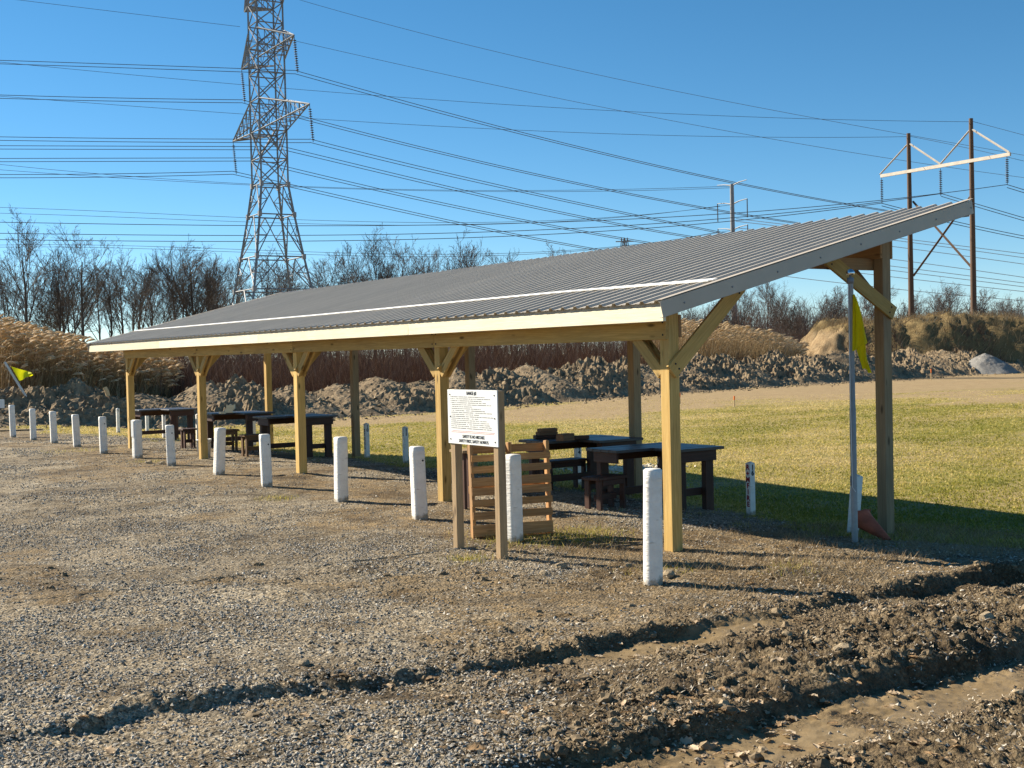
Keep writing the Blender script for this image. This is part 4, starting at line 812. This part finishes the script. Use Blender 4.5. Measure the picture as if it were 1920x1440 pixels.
# ---------------------------------------------------------------- white bollards
def bollard(u, v, top_v, w, label, rnd=0, seed=0, lean=0.):
    R = np.random.default_rng(seed+50); P = gp(u, v); d = (P-CAM) @ FWD; h = (v-top_v)*d/FPX
    n = 20; an = np.arange(n)*2*math.pi/n; e = 2.2 if rnd else 7.
    sup = (np.abs(np.cos(an))**e+np.abs(np.sin(an))**e)**(-1/e)
    m = 14; V = []; lx, ly = R.normal(0, .028, 2); 
    for i in range(m):
        t_ = i/(m-1); r = w/2*sup*(1.03-.05*t_+.022*(R.random()-.5) + .03*(fbm(an*1.2+seed, an*0+t_*4, 2, seed)-.5))
        V.append(np.stack([r*np.cos(an)+lx*t_*h, r*np.sin(an)+ly*t_*h, np.full(n, -.12+(h+.12)*t_)], -1))
    V.append(np.stack([.82*(V[-1][:, 0]-lx*h)+lx*h, .82*(V[-1][:, 1]-ly*h)+ly*h, np.full(n, h+.012)], -1))
    V = np.concatenate(V); i = (np.arange(m)[:, None]*n); j = np.arange(n)[None]; k = (j+1) % n
    F = np.stack([i+j, i+k, i+n+k, i+n+j], -1).reshape(-1, 4)
    o = link('bollard', mesh_np('bollard', np.vstack([V, [[lx*h, ly*h, h+.016]]]), [F, np.array([[m*n+b, m*n+(b+1) % n, (m+1)*n] for b in range(n)])], None, True), M_['white'], None, Matrix.Translation(Vector(P)) @ Matrix.Rotation(R.normal(0, .12), 4, 'Z'))
    tag(o, label, 'bollard', 'white bollards edging the gravel')
    bolt = MB(); bolt.lathe([(.012, -.004), (.012, .004), (.001, .006)], 8)
    if seed % 2 == 0: bolt.obj('bolt_hole', M_['ink'], o, MW[o.name] @ Matrix.Translation((.02, -w/2*1.005, h*.82)) @ Matrix.Rotation(math.pi/2, 4, 'X'))
    return o
BO = [(1224, 1095, 880, .165, 'round white log bollard nearest the camera, in front of the near shelter post', 1), (964, 1014, 853, .165, 'white square bollard directly behind the rules sign, before the pallet', 0), (788, 973, 838, .165, 'white bollard with peeling grain just left of the rules sign', 0), (640, 940, 820, .16, 'white bollard between second and third front posts, second left of the sign', 0), (501, 912, 815, .155, 'white bollard left of the third front post, third left of the sign', 0), (410, 890, 803, .16, 'rough white bollard right of the fourth front post', 0), (322, 873, 798, .16, 'white bollard between the fourth and fifth front posts', 0), (258, 859, 788, .17, 'white bollard with a paper notice, overlapping the fifth front post', 0), (195, 850, 782, .155, 'white bollard just left of the fifth front post', 0), (145, 838, 778, .16, 'second white bollard left of the fifth front post', 0), (102, 831, 772, .16, 'third white bollard left of the fifth front post', 0), (63, 825, 767, .15, 'white bollard second from the left edge', 0), (25, 820, 760, .15, 'leftmost white bollard, at the left edge by the berm', 0)]
for i, b in enumerate(BO): bo = bollard(*b, seed=i); (i == 7) and box('paper_notice', (-.088, .02, .62), (.004, .11, .34), M_['signwhite'], bo, base=MW[bo.name])

# ---------------------------------------------------------------- rules sign
def text(s, size, mat, M, parent, name='lettering', align='CENTER', ext=.0012, sx=1., bold=.0004):
    cu_ = bpy.data.curves.new('t', 'FONT'); cu_.body = s; cu_.size = size; cu_.extrude = ext; cu_.align_x = align; cu_.align_y = 'CENTER'; cu_.resolution_u = 3; cu_.offset = bold
    t_ = bpy.data.objects.new('t', cu_); me = bpy.data.meshes.new_from_object(t_); bpy.data.objects.remove(t_); bpy.data.curves.remove(cu_)
    me.transform(Matrix.Scale(sx, 4, (1, 0, 0))); me.materials.clear(); me.materials.append(mat)
    return link(name, me, None, parent, M)
sg = thing('rules_sign', (-1.65, 1.165, tz(-1.65, 1.16)), 'white rules board on two square timber posts in front of the pallet', 'sign')
ya, yb = .745, 1.585
for y_ in (ya, yb): box('post', (-1.65, y_, tz(-1.65, y_)+.80), (.089, .089, 1.82), M_['weather'], sg)
sgb = box('board', (-1.65-.045-.008, 1.165, 1.405), (.012, .97, .575), M_['signwhite'], sg, bev=.001)
FACE = Matrix(((0, 0, -1, -1.7105), (-1, 0, 0, 1.165), (0, 1, 0, 1.405), (0, 0, 0, 1)))   # text x runs along -y, up = z
T = lambda a, b: FACE @ Matrix.Translation((a, b, 0))
text('RANGE #2', .052, M_['ink'], T(0, .250), sgb, sx=.8)
text('SAFETY IS NO MISTAKE', .046, M_['ink'], T(0.02, -.205), sgb, sx=.9); text('SAFETY FIRST, SAFETY ALWAYS', .046, M_['ink'], T(.02, -.253), sgb, sx=.9)
LN = [.66, .76, .60, .68, .77, .42, .58, .65, .79, .54, .80, .52, .68, .72, .74, .77, .78]
for k, ln in enumerate(LN):            # the rules are too small to read in the photograph
    mb = MB(); x_ = -.40; z_ = .212-k*.0207
    mb.add([(x_-.022, z_-.004, 0), (x_-.012, z_-.004, 0), (x_-.012, z_+.005, 0), (x_-.022, z_+.005, 0)], [[0, 1, 2, 3]])
    while x_ < -.40+ln:
        w = random.uniform(.005, .010)
        if random.random() > .17: mb.add([(x_, z_-.0048, 0), (x_+w*.72, z_-.0048, 0), (x_+w*.72, z_+.0048, 0), (x_, z_+.0048, 0)], [[0, 1, 2, 3]])
        x_ += w
    kind(mb.obj('print_line', M_['inkgrey'], sgb, T(0, 0)), 'stuff')
for z_, a, b in ((-.148, -.40, .43), (-.162, -.42, .42)): box('red_rule', ((a+b)/2, z_, .0002), (b-a, .004, .0012), M_['pinkline'], sgb, base=T(0, 0), bev=0)
for a in (-.435, .435):
    for b in (.235, 0.0, -.24): mb = MB(); mb.lathe([(.008, -.002), (.008, .003), (.001, .004)], 8); mb.obj('screw', M_['ink'], sgb, T(a, b))

# ---------------------------------------------------------------- pallet
pa, pb = gp(888, 1010), gp(1037, 1000); ang = math.atan2(pb[1]-pa[1], pb[0]-pa[0]); zc = min(tz(pa[0], pa[1]), tz(pb[0], pb[1]))
pl_w = math.hypot(*(pb-pa)[:2]); pm_ = (pa+pb)/2
pal = thing('wooden_pallet', (pm_[0], pm_[1], zc), 'orange-brown wooden pallet standing on edge behind the rules sign', 'pallet', rz=ang)
B = MW[pal.name] @ Matrix.Rotation(math.radians(-3), 4, 'X')
for x_ in (-pl_w/2+.02, 0, pl_w/2-.02): box('stringer', (x_, .05, .535), (.038, .089, 1.07), M_['pallet'], pal, base=B)
zz = .02
for k, (hgt, gap) in enumerate([(.135, .06), (.085, .06), (.08, .045), (.09, .012), (.10, .05), (.08, .05), (.075, .06), (.10, .0)]):
    if zz+hgt > 1.1: break
    box('slat', (random.uniform(-.006, .006), -.005-.0085, zz+hgt/2), (pl_w+random.uniform(-.01, .01), .016, hgt), M_['pallet'], pal, base=B); zz += hgt+gap
for z_ in (.07, .55, 1.0): box('back_slat', (0, .0955+.0085, z_), (pl_w, .016, .09), M_['pallet'], pal, base=B)
# narrow brown stand between sign and second post
st = gp(876, 953); sd = thing('brown_stand', tuple(st), 'narrow dark brown wooden stand seen between the sign posts', 'stand')
for dx in (-.05, .05): box('leg', (dx, 0, .36), (.04, .12, .76), M_['bench'], sd, base=MW[sd.name])
box('top', (0, 0, .755), (.30, .34, .035), M_['weather'], sd, base=MW[sd.name])

# ---------------------------------------------------------------- shooting benches and stools
def table(x0, x1, y0, y1, label, h=.80, rz=0.):
    cx, cy = (x0+x1)/2, (y0+y1)/2; z = tz(cx, cy); e = thing('shooting_bench', (cx, cy, z), label, 'table', 'dark shooting benches under the shelter', math.radians(rz)); b = MW[e.name]; w, d = x1-x0, y1-y0
    n = 7; pw_ = d/n
    for k in range(n):
        cut = .42*w if k < 3 and d > 1.05 else 0.     # the seat side is cut away
        box('top_plank', (cut/2, -d/2+(k+.5)*pw_, h-.019+random.uniform(-.002, .002)), (w-cut, pw_-.006, .038), M_['benchtop'], e, base=b)
    iw, id_ = w/2-.09, d/2-.08; cy0 = -id_; nx_ = .42*w if d > 1.05 else 0
    for y_, xa in ((-id_, -iw+nx_), (id_, -iw)): box('apron', ((xa+iw)/2, y_, h-.038-.075), (iw-xa, .038, .145), M_['bench'], e, base=b)
    for x_, y0_ in ((-iw, -id_+(3*pw_ if nx_ else 0)), (iw, -id_)): box('apron', (x_, (y0_+id_)/2, h-.038-.076), (.038, id_-y0_-.04, .14), M_['bench'], e, base=b)
    for (lx, ly) in ((-iw+.08+nx_*.0, id_-.08), (-iw+.08+nx_, -id_+.08), (iw-.08, -id_+.08), (iw-.08, id_-.08)):
        zl = float(tz(cx+lx, cy+ly)-z); box('leg', (lx, ly, (zl-.03+h-.04)/2), (.14, .09, h-.04-zl+.03), M_['bench'], e, base=b)
    box('stretcher', (nx_/2, -id_+.145, .20), (2*iw-.2-nx_, .038, .10), M_['bench'], e, base=b)
    box('stretcher', (0, id_-.145, .20), (2*iw-.2, .038, .10), M_['bench'], e, base=b)
    return e
T1 = table(1.62, 3.05, 2.42, 3.62, 'dark bench with notched plank top, nearest, behind the near front post', rz=0)
T2 = table(1.80, 3.22, 4.30, 5.50, 'dark bench with scrap wood on its top, behind the pallet')
T3 = table(1.38, 2.72, 13.45, 14.75, 'dark bench behind the third front post beside stake 10', .83)
T4 = table(1.45, 2.75, 16.75, 18.1, 'dark bench with a pale wooden rest on top, between third and fourth posts', .83)
T5 = table(1.45, 2.85, 22.2, 23.5, 'leftmost dark bench beyond the fifth front post', .83, rz=4)
def stool(x, y, label, mat='stool', L=.48, W=.28, h=.45, rz=0.):
    z = tz(x, y); e = thing('stool', (x, y, z), label, 'stool', 'wooden stools at the benches', math.radians(rz)); b = MW[e.name]
    for s_ in (-1, 1): box('seat_board', (0, s_*W/4, h-.019), (L, W/2-.004, .038), M_[mat], e, base=b)
    for s_ in (-1, 1):
        for t_ in (-1, 1): box('leg', (s_*(L/2-.06), t_*(W/2-.055), (h-.038)/2-.01), (.038, .085, h-.02), M_[mat], e, base=b)
    box('stretcher', (0, 0, .16), (L-.16, .038, .08), M_[mat], e, base=b)
    for t_ in (-1, 1): box('seat_rail', (0, t_*(W/2-.02), h-.075), (L-.165, .03, .07), M_[mat], e, base=b)
stool(1.50, 3.05, 'low dark brown stool in front of the nearest bench', 'bench', .56, .32, .43, 8)
stool(2.65, 5.55, 'dark low bench seat under the scrap-topped bench behind the pallet', 'bench', .75, .32, .45)
stool(1.22, 14.35, 'brown stool with pale side in front of the bench by stake 10', 'stool', .5, .32, .45)
stool(1.45, 16.35, 'dark round-edged stool between rough white bollard and the middle bench', 'stool', .4, .32, .47)
stool(1.15, 18.1, 'small stool left of the fourth front post near the bucket', 'bench', .34, .3, .45)

# things lying on the benches
def on(x, y, dz): return (x, y, tz(2.3, y if y < 10 else 17.4)+dz)
zt2 = MW[T2.name].translation.z+.80
for k, (u, v, sx, sy, sz, lab, mt) in enumerate([(1022, 818, .36, .2, .045, 'dark plank at the bottom of the stack on the bench behind the pallet', 'bench'), (1028, 811, .30, .16, .05, 'brown board in the middle of the small stack behind the pallet', 'block'), (1028, 804, .28, .14, .05, 'top board of the small stack on the bench behind the pallet', 'block')]):
    p = gp(1024, 822, zt2); o = box('wood_board', (p[0]+.02*k, p[1]+.01*k, zt2+.025+.05*k), (sx, sy, .048), M_[mt], None, Matrix.Rotation(.15*k-.4, 4, 'Z')); tag(o, lab, 'board')
p = gp(1060, 826, zt2); o = box('wood_block', (p[0], p[1], zt2+.05), (.26, .14, .10), M_['block'], None, Matrix.Rotation(.25, 4, 'Z')); tag(o, 'brown wood block with sloping end on the bench behind the pallet', 'block')
p = gp(1085, 824, zt2); o = box('wood_wedge', (p[0], p[1], zt2+.03), (.30, .10, .055), M_['bench'], None, Matrix.Rotation(-.3, 4, 'Z')); tag(o, 'thin black piece of wood right of the brown block', 'block')
z4 = MW[T4.name].translation.z+.83
def outline(name, pts, th, mat, M):
    n = len(pts); V = [(x_, -th/2, z_) for x_, z_ in pts]+[(x_, th/2, z_) for x_, z_ in pts]; bm = bmesh.new(); vs = [bm.verts.new(v) for v in V]
    bm.faces.new(vs[:n]); bm.faces.new(vs[n:][::-1])
    for i in range(n): bm.faces.new((vs[i], vs[i+n], vs[(i+1) % n+n], vs[(i+1) % n]))
    bmesh.ops.recalc_face_normals(bm, faces=bm.faces); me = bpy.data.meshes.new(name); bm.to_mesh(me); bm.free(); return link(name, me, mat, None, M)
p = gp(430, 774, z4)
o = outline('gun_rest', [(-.12, 0), (.10, 0), (.07, .05), (.13, .09), (.13, .19), (.07, .17), (.03, .20), (-.01, .16), (-.05, .19), (-.06, .10), (-.13, .03)], .10, M_['pine_new'], Matrix.Translation((p[0], p[1], z4+.001)) @ Matrix.Rotation(-.6, 4, 'Z')); tag(o, 'pale plywood gun rest with notched top standing on the middle bench', 'gun rest')
p = gp(417, 776, z4); o = box('wood_block', (p[0], p[1], z4+.026), (.12, .1, .05), M_['pine_new'], None, Matrix.Rotation(.2, 4, 'Z')); tag(o, 'small pale block left of the notched rest on the middle bench', 'block')
# bucket behind the fourth post
p = gp(383, 857); p = np.array([.30, 13.95+.35, 0]) if False else p
bk = thing('plastic_bucket', tuple(p), 'dirty white plastic bucket at the foot of the fourth front post', 'bucket'); mb = MB(); mb.lathe([(.001, .0), (.125, .0), (.15, .34), (.158, .345), (.158, .37), (.148, .37), (.12, .02), (.001, .02)], 24); mb.obj('body', M_['bucket'], bk, MW[bk.name], True)
mb = MB(); an = np.linspace(0, math.pi, 12); mb.tube(np.stack([.16*np.cos(an), -.02-.12*np.sin(an), .33-.05*np.sin(an)], -1), .004, 5); mb.obj('handle', M_['wire'], bk, MW[bk.name])

# ---------------------------------------------------------------- lane stakes
def stake_post(x, y, h, label, front='', side='', red=False, w=.089, lean=None):
    z = tz(x, y); e = thing('lane_stake', (x, y, z), label, 'stake', 'white numbered lane stakes'); b = MW[e.name] @ (lean if lean else Matrix.Identity(4))
    bm = bmesh.new(); bmesh.ops.create_cube(bm, size=1); bmesh.ops.scale(bm, vec=(w, w, h+.1), verts=bm.verts); bmesh.ops.translate(bm, vec=(0, 0, (h-.1)/2), verts=bm.verts)
    top = [f for f in bm.faces if f.normal.z > .9]; r = bmesh.ops.poke(bm, faces=top); r['verts'][0].co.z += .025; bmesh.ops.bevel(bm, geom=[q for q in bm.edges if abs(q.verts[0].co.z-q.verts[1].co.z) > .3], offset=.004, segments=1, affect='EDGES')
    me = bpy.data.meshes.new('post'); bm.to_mesh(me); bm.free(); pp = link('post', me, M_['white'], e, b)
    st_ = h/8.4
    for s_, nrm in ((front, 'x'), (side, 'y')):
        for k, ch in enumerate(s_):
            if ch == ' ': continue
            zz_ = h-.055-k*(st_ if nrm == 'x' else .075)
            M = Matrix(((0, 0, -1, -w/2-.0005), (-1, 0, 0, 0), (0, 1, 0, zz_), (0, 0, 0, 1))) if nrm == 'x' else Matrix(((1, 0, 0, 0), (0, 0, -1, -w/2-.0005), (0, 1, 0, zz_), (0, 0, 0, 1)))
            text(ch, .092, M_['redink' if (red and nrm == 'x') else 'ink'], b @ M, pp, 'letter', bold=.004)
    return e
stake_post(3.12, 2.02, .68, 'white stake with red RIMFIRE letters and number 16', 'R+MFIRE', '16', True)
stake_post(3.42, 4.15, .68, 'white stake with red letters half hidden behind the near front post', 'RIMFIRE', '15', True)
stake_post(3.5, 6.3, .66, 'white stake seen through the legs of the bench behind the pallet', '', '14')
stake_post(3.2, 11.5, .70, 'white stake with number 11 on both faces, on the gravel edge', '11', '11')
stake_post(3.28, 13.3, .72, 'white stake numbered 10 with STEEL in black, beside a rear post', ' STEEL', '10')
stake_post(2.95, 18.6, .70, 'white stake with black STEEL letters behind the middle bench', ' STEEL', '9')
stake_post(3.1, 22.9, .70, 'white stake seen right of the leftmost bench legs', '', '7')
stake_post(2.6, 24.2, .70, 'white stake seen behind the middle of the leftmost bench', '', '6')
stake_post(3.2, 27.6, .72, 'white stake behind the left legs of the leftmost bench', '', '5')
stake_post(2.56, 28.4, .74, 'slim white stake left of the fifth front post, before the berm', '1', '1')
pz = gp(1599, 1001); stake_post(pz[0], pz[1], .68, 'blank white stake leaning behind the flagpole', '', '', False, .10, Matrix.Rotation(math.radians(4), 4, 'Y') @ Matrix.Rotation(math.radians(3), 4, 'X'))
# ---------------------------------------------------------------- flagpole, cone, other flags
fp = gp(1603, 1016); d_ = (fp-CAM) @ FWD; hp = (1016-512)*d_/FPX
fl = thing('flagpole', tuple(fp), 'thin grey metal flagpole with ball top before the near rear post', 'flagpole'); b = MW[fl.name]
mb = MB(); mb.tube([(0, 0, -.1), (0, 0, hp*.5), (0, 0, hp*.5+.001), (0, 0, hp-.10)], [.034, .034, .030, .029], 16); mb.obj('pole', M_['alu'], fl, b, True)
mb = MB(); mb.lathe([(.001, hp-.11), (.036, hp-.11), (.036, hp-.045), (.012, hp-.04), (.012, hp-.0)], 16); mb.obj('pulley_head', M_['galv'], fl, b, True)
mb = MB(); mb.lathe([(.001, hp-.02)]+[(.047*math.cos(t_), hp+.005+.047*math.sin(t_)) for t_ in np.linspace(-.5, 1.57, 10)], 18); mb.obj('ball_finial', M_['chrome'], fl, b, True)
mb = MB(); mb.tube([(-.045, -.01, hp-.12), (-.05, -.015, hp*.5), (-.045, -.02, .6), (-.02, -.04, .55)], .004, 4); mb.obj('halyard', M_['signwhite'], fl, b)
mb = MB(); mb.tube([(-.05, 0, .62), (-.05, 0, .72)], .008, 6); mb.tube([(-.05, 0, .67), (-.02, 0, .67)], .006, 6); mb.obj('cleat', M_['galv'], fl, b)
def cloth(name, tl, tr, bl, br, n=16, fold=.03, mat='flag', parent=None, seed=0):
    tl, tr, bl, br = map(np.asarray, (tl, tr, bl, br)); V = []; q = np.linspace(0, 1, n)
    for a in q:
        for b in q:
            p = (tl*(1-b)+tr*b)*(1-a)+(bl*(1-b)+br*b)*a
            V.append(p - FWD*fold*math.sin(6.5*b*(1+.3*a)+2.5*a+seed)*b**.6 - UP*fold*.25*math.sin(9*b+seed)*a)
    i = (np.arange(n-1)[:, None]*n+np.arange(n-1)[None, :]).ravel()
    return link(name, mesh_np(name, np.array(V), np.stack([i, i+1, i+n+1, i+n], -1), None, True), M_[mat], parent)
dep = d_-.05
fg = thing('yellow_flag', tuple(at(1600, 630, dep)), 'limp yellow range flag hanging from the grey flagpole', 'flag')
cloth('flag_panel', at(1599, 552, dep), at(1602, 552, dep), at(1598, 658, dep), at(1629, 641, dep-.05), fold=.05, parent=fg)
cloth('flag_tail', at(1605, 653, dep+.02), at(1621, 644, dep), at(1617, 690, dep+.04), at(1634, 701, dep-.03), fold=.04, parent=fg, seed=2)
lfp = at(48, 742, 46.); lt = at(9, 679, 46.)
lf = thing('leaning_flag', tuple(lfp), 'small neon yellow pennant on a tilted pole at the left, above the berm', 'flag')
mb = MB(); mb.tube([lfp-[0, 0, .25], lfp, lt], .045, 8); mb.obj('pole', M_['bucket'], lf, smooth=True)
cloth('pennant', at(21, 687, 45.95), at(60, 699, 45.7), at(36, 714, 45.95), at(61, 703, 45.7), fold=.06, mat='flagneon', parent=lf)
cp = gp(1622, 1010); cn = thing('traffic_cone', tuple(cp), 'dirty faded orange traffic cone tipped over beside the flagpole', 'traffic cone')
ax = Vector(RGT*.42-FWD*.75); cp = gp(1616, 1006); back = cp; CM = Matrix.Translation((back[0], back[1], tz(back[0], back[1])+.21)) @ Vector((ax.x, ax.y, -.42)).normalized().to_track_quat('Z', 'Y').to_matrix().to_4x4()
mb = MB(); mb.lathe([(.125, .0), (.12, .02), (.112, .025), (.028, .46), (.022, .47), (.018, .46), (.015, .40)], 24); mb.obj('cone_body', M_['cone'], cn, CM, True)
box('cone_base', (0, 0, -.008), (.21, .21, .02), M_['cone'], cn, base=CM, bev=.01)
for u, v, lab in ((1275, 757, 'orange-flagged survey stake on the lawn, left of the pair'), (1377, 763, 'red-topped survey stake on the lawn, right of the pair'), (1746, 712, 'far orange survey stake before the dirt berm at the right')):
    p = gp(u, v); s_ = 1.2*((p-CAM) @ FWD)/60; e = thing('survey_stake', tuple(p), lab, 'stake', 'survey stakes on the lawn'); box('stick', (0, 0, .16*s_), (.05, .03, .5*s_), M_['stake'], e, base=MW[e.name]); box('tape', (0, 0, .36*s_), (.06, .04, .16*s_), M_['orange'], e, base=MW[e.name])
# odds and ends by the berm at the left
p = gp(168, 796); e = thing('orange_marker', tuple(p), 'ragged orange marker flag standing before the dark berm', 'marker'); mb = MB(); mb.tube([(0, 0, 0), (0, 0, .55)], .012, 5); mb.obj('wire_stem', M_['stake'], e, MW[e.name]); cloth('rag', p+[0, 0, .55], p+RGT*.1+[0, 0, .5], p+[0, 0, .2], p+RGT*.14+[0, 0, .25], mat='orange', parent=e)
p = at(203, 732, 47.5); mb = MB(); mb.tube([p-[0, 0, .5], p-[0, 0, .25], p+RGT*-.05-[0, 0, .05], p+RGT*-.13+[0, 0, .12]], [.08, .08, .085, .075], 9); tag(mb.obj('driftwood', M_['stake'], smooth=True), 'pale bent log sticking up from the berm crest', 'log')
p = gp(30, 808); o = box('plank', (p[0], p[1], tz(p[0], p[1])+.03), (1.6, .18, .04), M_['weather'], None, Matrix.Rotation(-.35, 4, 'Z')); tag(o, 'long weathered plank lying on the gravel at the left edge', 'plank')
p = gp(207, 798); o = box('red_board', (p[0], p[1], tz(p[0], p[1])+.16), (.55, .03, .14), M_['orange'], None, Matrix.Rotation(-.5, 4, 'Z') @ Matrix.Rotation(.25, 4, 'Y')); tag(o, 'small orange-red board lying tilted before the berm', 'board')
p = at(2, 757, 43.); o = box('white_plate', (p[0], p[1], p[2]), (.22, .05, .3), M_['signwhite'], None, Matrix.Rotation(-.6, 4, 'Z')); tag(o, 'small white plate on the berm at the left edge', 'plate')
mb = MB(); box('x', (0, 0, -50), (.01, .01, .01), M_['ink']) if False else None
# grey gravel pile at the right
gpz = cw((1848-960)/FPX*93, 93); xs_ = np.linspace(-4.2, 4.2, 90); X, Y = np.meshgrid(xs_, xs_); rr = np.hypot(X, Y*1.05)+.4*(fbm(X*.8+9, Y*.8, 3, 66)-.5)
Hh = 1.75*np.clip(1.04-rr/2.6, 0, None)**.95-.12*np.exp(-(rr/.5)**2)+.10*(billow(X*2.5, Y*2.5, 3, 67)-.5)*np.clip(4-rr, 0, 1) - .1
o = link('gravel_pile', mesh_np('gravel_pile', np.stack([X.ravel()+gpz[0], Y.ravel()+gpz[1], Hh.ravel()+tz(*gpz)], -1), (lambda i: np.stack([i, i+1, i+91, i+90], -1))((np.arange(89)[:, None]*90+np.arange(89)[None]).ravel()), None, True), M_['graypile']); tag(o, 'smooth grey gravel heap at the right end of the dirt berm', 'gravel pile')
# pale stones on the lawn behind the near bench
p = gp(1160, 880); n = 700; x = rng.normal(p[0], .55, n); y = rng.normal(p[1], .35, n); scatter_stones('white_gravel', x, y, .02+.035*rng.random(n), np.clip(rng.normal(.95, .1, n), 0, 1), M_['peb'])

# ---------------------------------------------------------------- stones and fallen leaves in the foreground
def rock_mesh(seed):
    R = np.random.default_rng(seed); bm = bmesh.new(); bmesh.ops.create_icosphere(bm, subdivisions=2, radius=1)
    for v in bm.verts: v.co *= 1+.35*(float(fbm(np.array(v.co.x*1.5+seed), np.array(v.co.y*1.5+v.co.z*2.1), 2, seed))-.5)*2; 
    for v in bm.verts: v.co.z *= .62; v.co.y *= .8
    me = bpy.data.meshes.new('stone'); bm.to_mesh(me); bm.free(); me.materials.append(M_['stone']); return me
RK = [rock_mesh(s_) for s_ in range(5)]
for k, (u, v, s_, lab) in enumerate([(1052, 1066, .065, 'pale tan stone, largest of those left of the round log bollard'), (1020, 1078, .05, 'flat tan stone left of the largest pale stone'), (1028, 1051, .03, 'small tan stone above the largest pale stone'), (1255, 1082, .07, 'tan stone touching the foot of the round log bollard'), (1580, 1226, .06, 'grey-tan stone on the mud ridge between the ruts'), (1850, 1166, .06, 'pale stone on the mud ridge near the right edge'), (1795, 1178, .035, 'small pale stone left of the one near the right edge'), (1452, 1245, .03, 'small tan stone on the wet mud between the ruts'), (571, 1247, .05, 'dark flat stone alone on the left gravel'), (279, 869, .07, 'pale stone near the foot of the sixth bollard'), (1350, 1062, .035, 'small stone right of the round log bollard'), (305, 871, .07, 'brown lump of earth beside the pale stone by the bollards'), (1180, 1062, .04, 'tan stone just left of the round log bollard')]):
    P = gp(u, v); o = link('stone', RK[k % 5], None, None, Matrix.Translation((P[0], P[1], float(terrain(P[0], P[1]))+s_*.25)) @ Matrix.Rotation(k*1.3, 4, 'Z') @ Matrix.Scale(s_, 4)); tag(o, lab, 'stone', 'loose stones')
def leaf_mesh(seed):
    R = np.random.default_rng(seed); n = 9; V = []; xs_ = np.linspace(0, 1, n)
    wid = np.array([.02, .16, .10, .30, .14, .34, .16, .22, .02])*(1+.2*(R.random(n)-.5)); c = .18*R.normal(); V = []
    for i in range(n):
        zc_ = .10*math.sin(xs_[i]*3.1)*(.5+R.random()); V += [(xs_[i]-.5, -wid[i]+c*xs_[i]**2*.5, zc_+.10*R.random()), (xs_[i]-.5, c*xs_[i]**2*.5, zc_-.02), (xs_[i]-.5, wid[i]*(1+.15*R.normal())+c*xs_[i]**2*.5, zc_+.12*R.random())]
    F = []
    for i in range(n-1):
        for j in range(2): a = i*3+j; F.append((a, a+3, a+4, a+1))
    me = mesh_np('fallen_leaf', np.array(V), np.array(F), {'a': np.full(len(V), R.random())}, True); me.materials.append(M_['leaf']); return me
LV = [leaf_mesh(s_) for s_ in range(10)]
cnt = 0
while cnt < 230:
    r = random.random()
    if r < .45: u, v = random.gauss(1400, 190), random.gauss(1350, 55)
    elif r < .75: u, v = random.uniform(150, 1900), random.uniform(1270, 1438)
    else: u, v = random.uniform(1000, 1750), random.uniform(1090, 1250)
    if not (-10 < u < 1930 and 1085 < v < 1440): continue
    P = gp(u, v); s_ = random.uniform(.05, .105)*(.8 if random.random() < .5 else 1)
    o = bpy.data.objects.new('fallen_leaf', random.choice(LV)); C.objects.link(o)
    o.matrix_basis = Matrix.Translation((P[0], P[1], float(terrain(P[0], P[1]))+.008)) @ Matrix.Rotation(random.random()*6.28, 4, 'Z') @ Matrix.Rotation(random.gauss(0, .25), 4, 'X') @ Matrix.Scale(s_, 4)
    tag(o, 'curled dry oak leaf lying on the muddy foreground', 'leaf', 'fallen oak leaves in the foreground'); cnt += 1
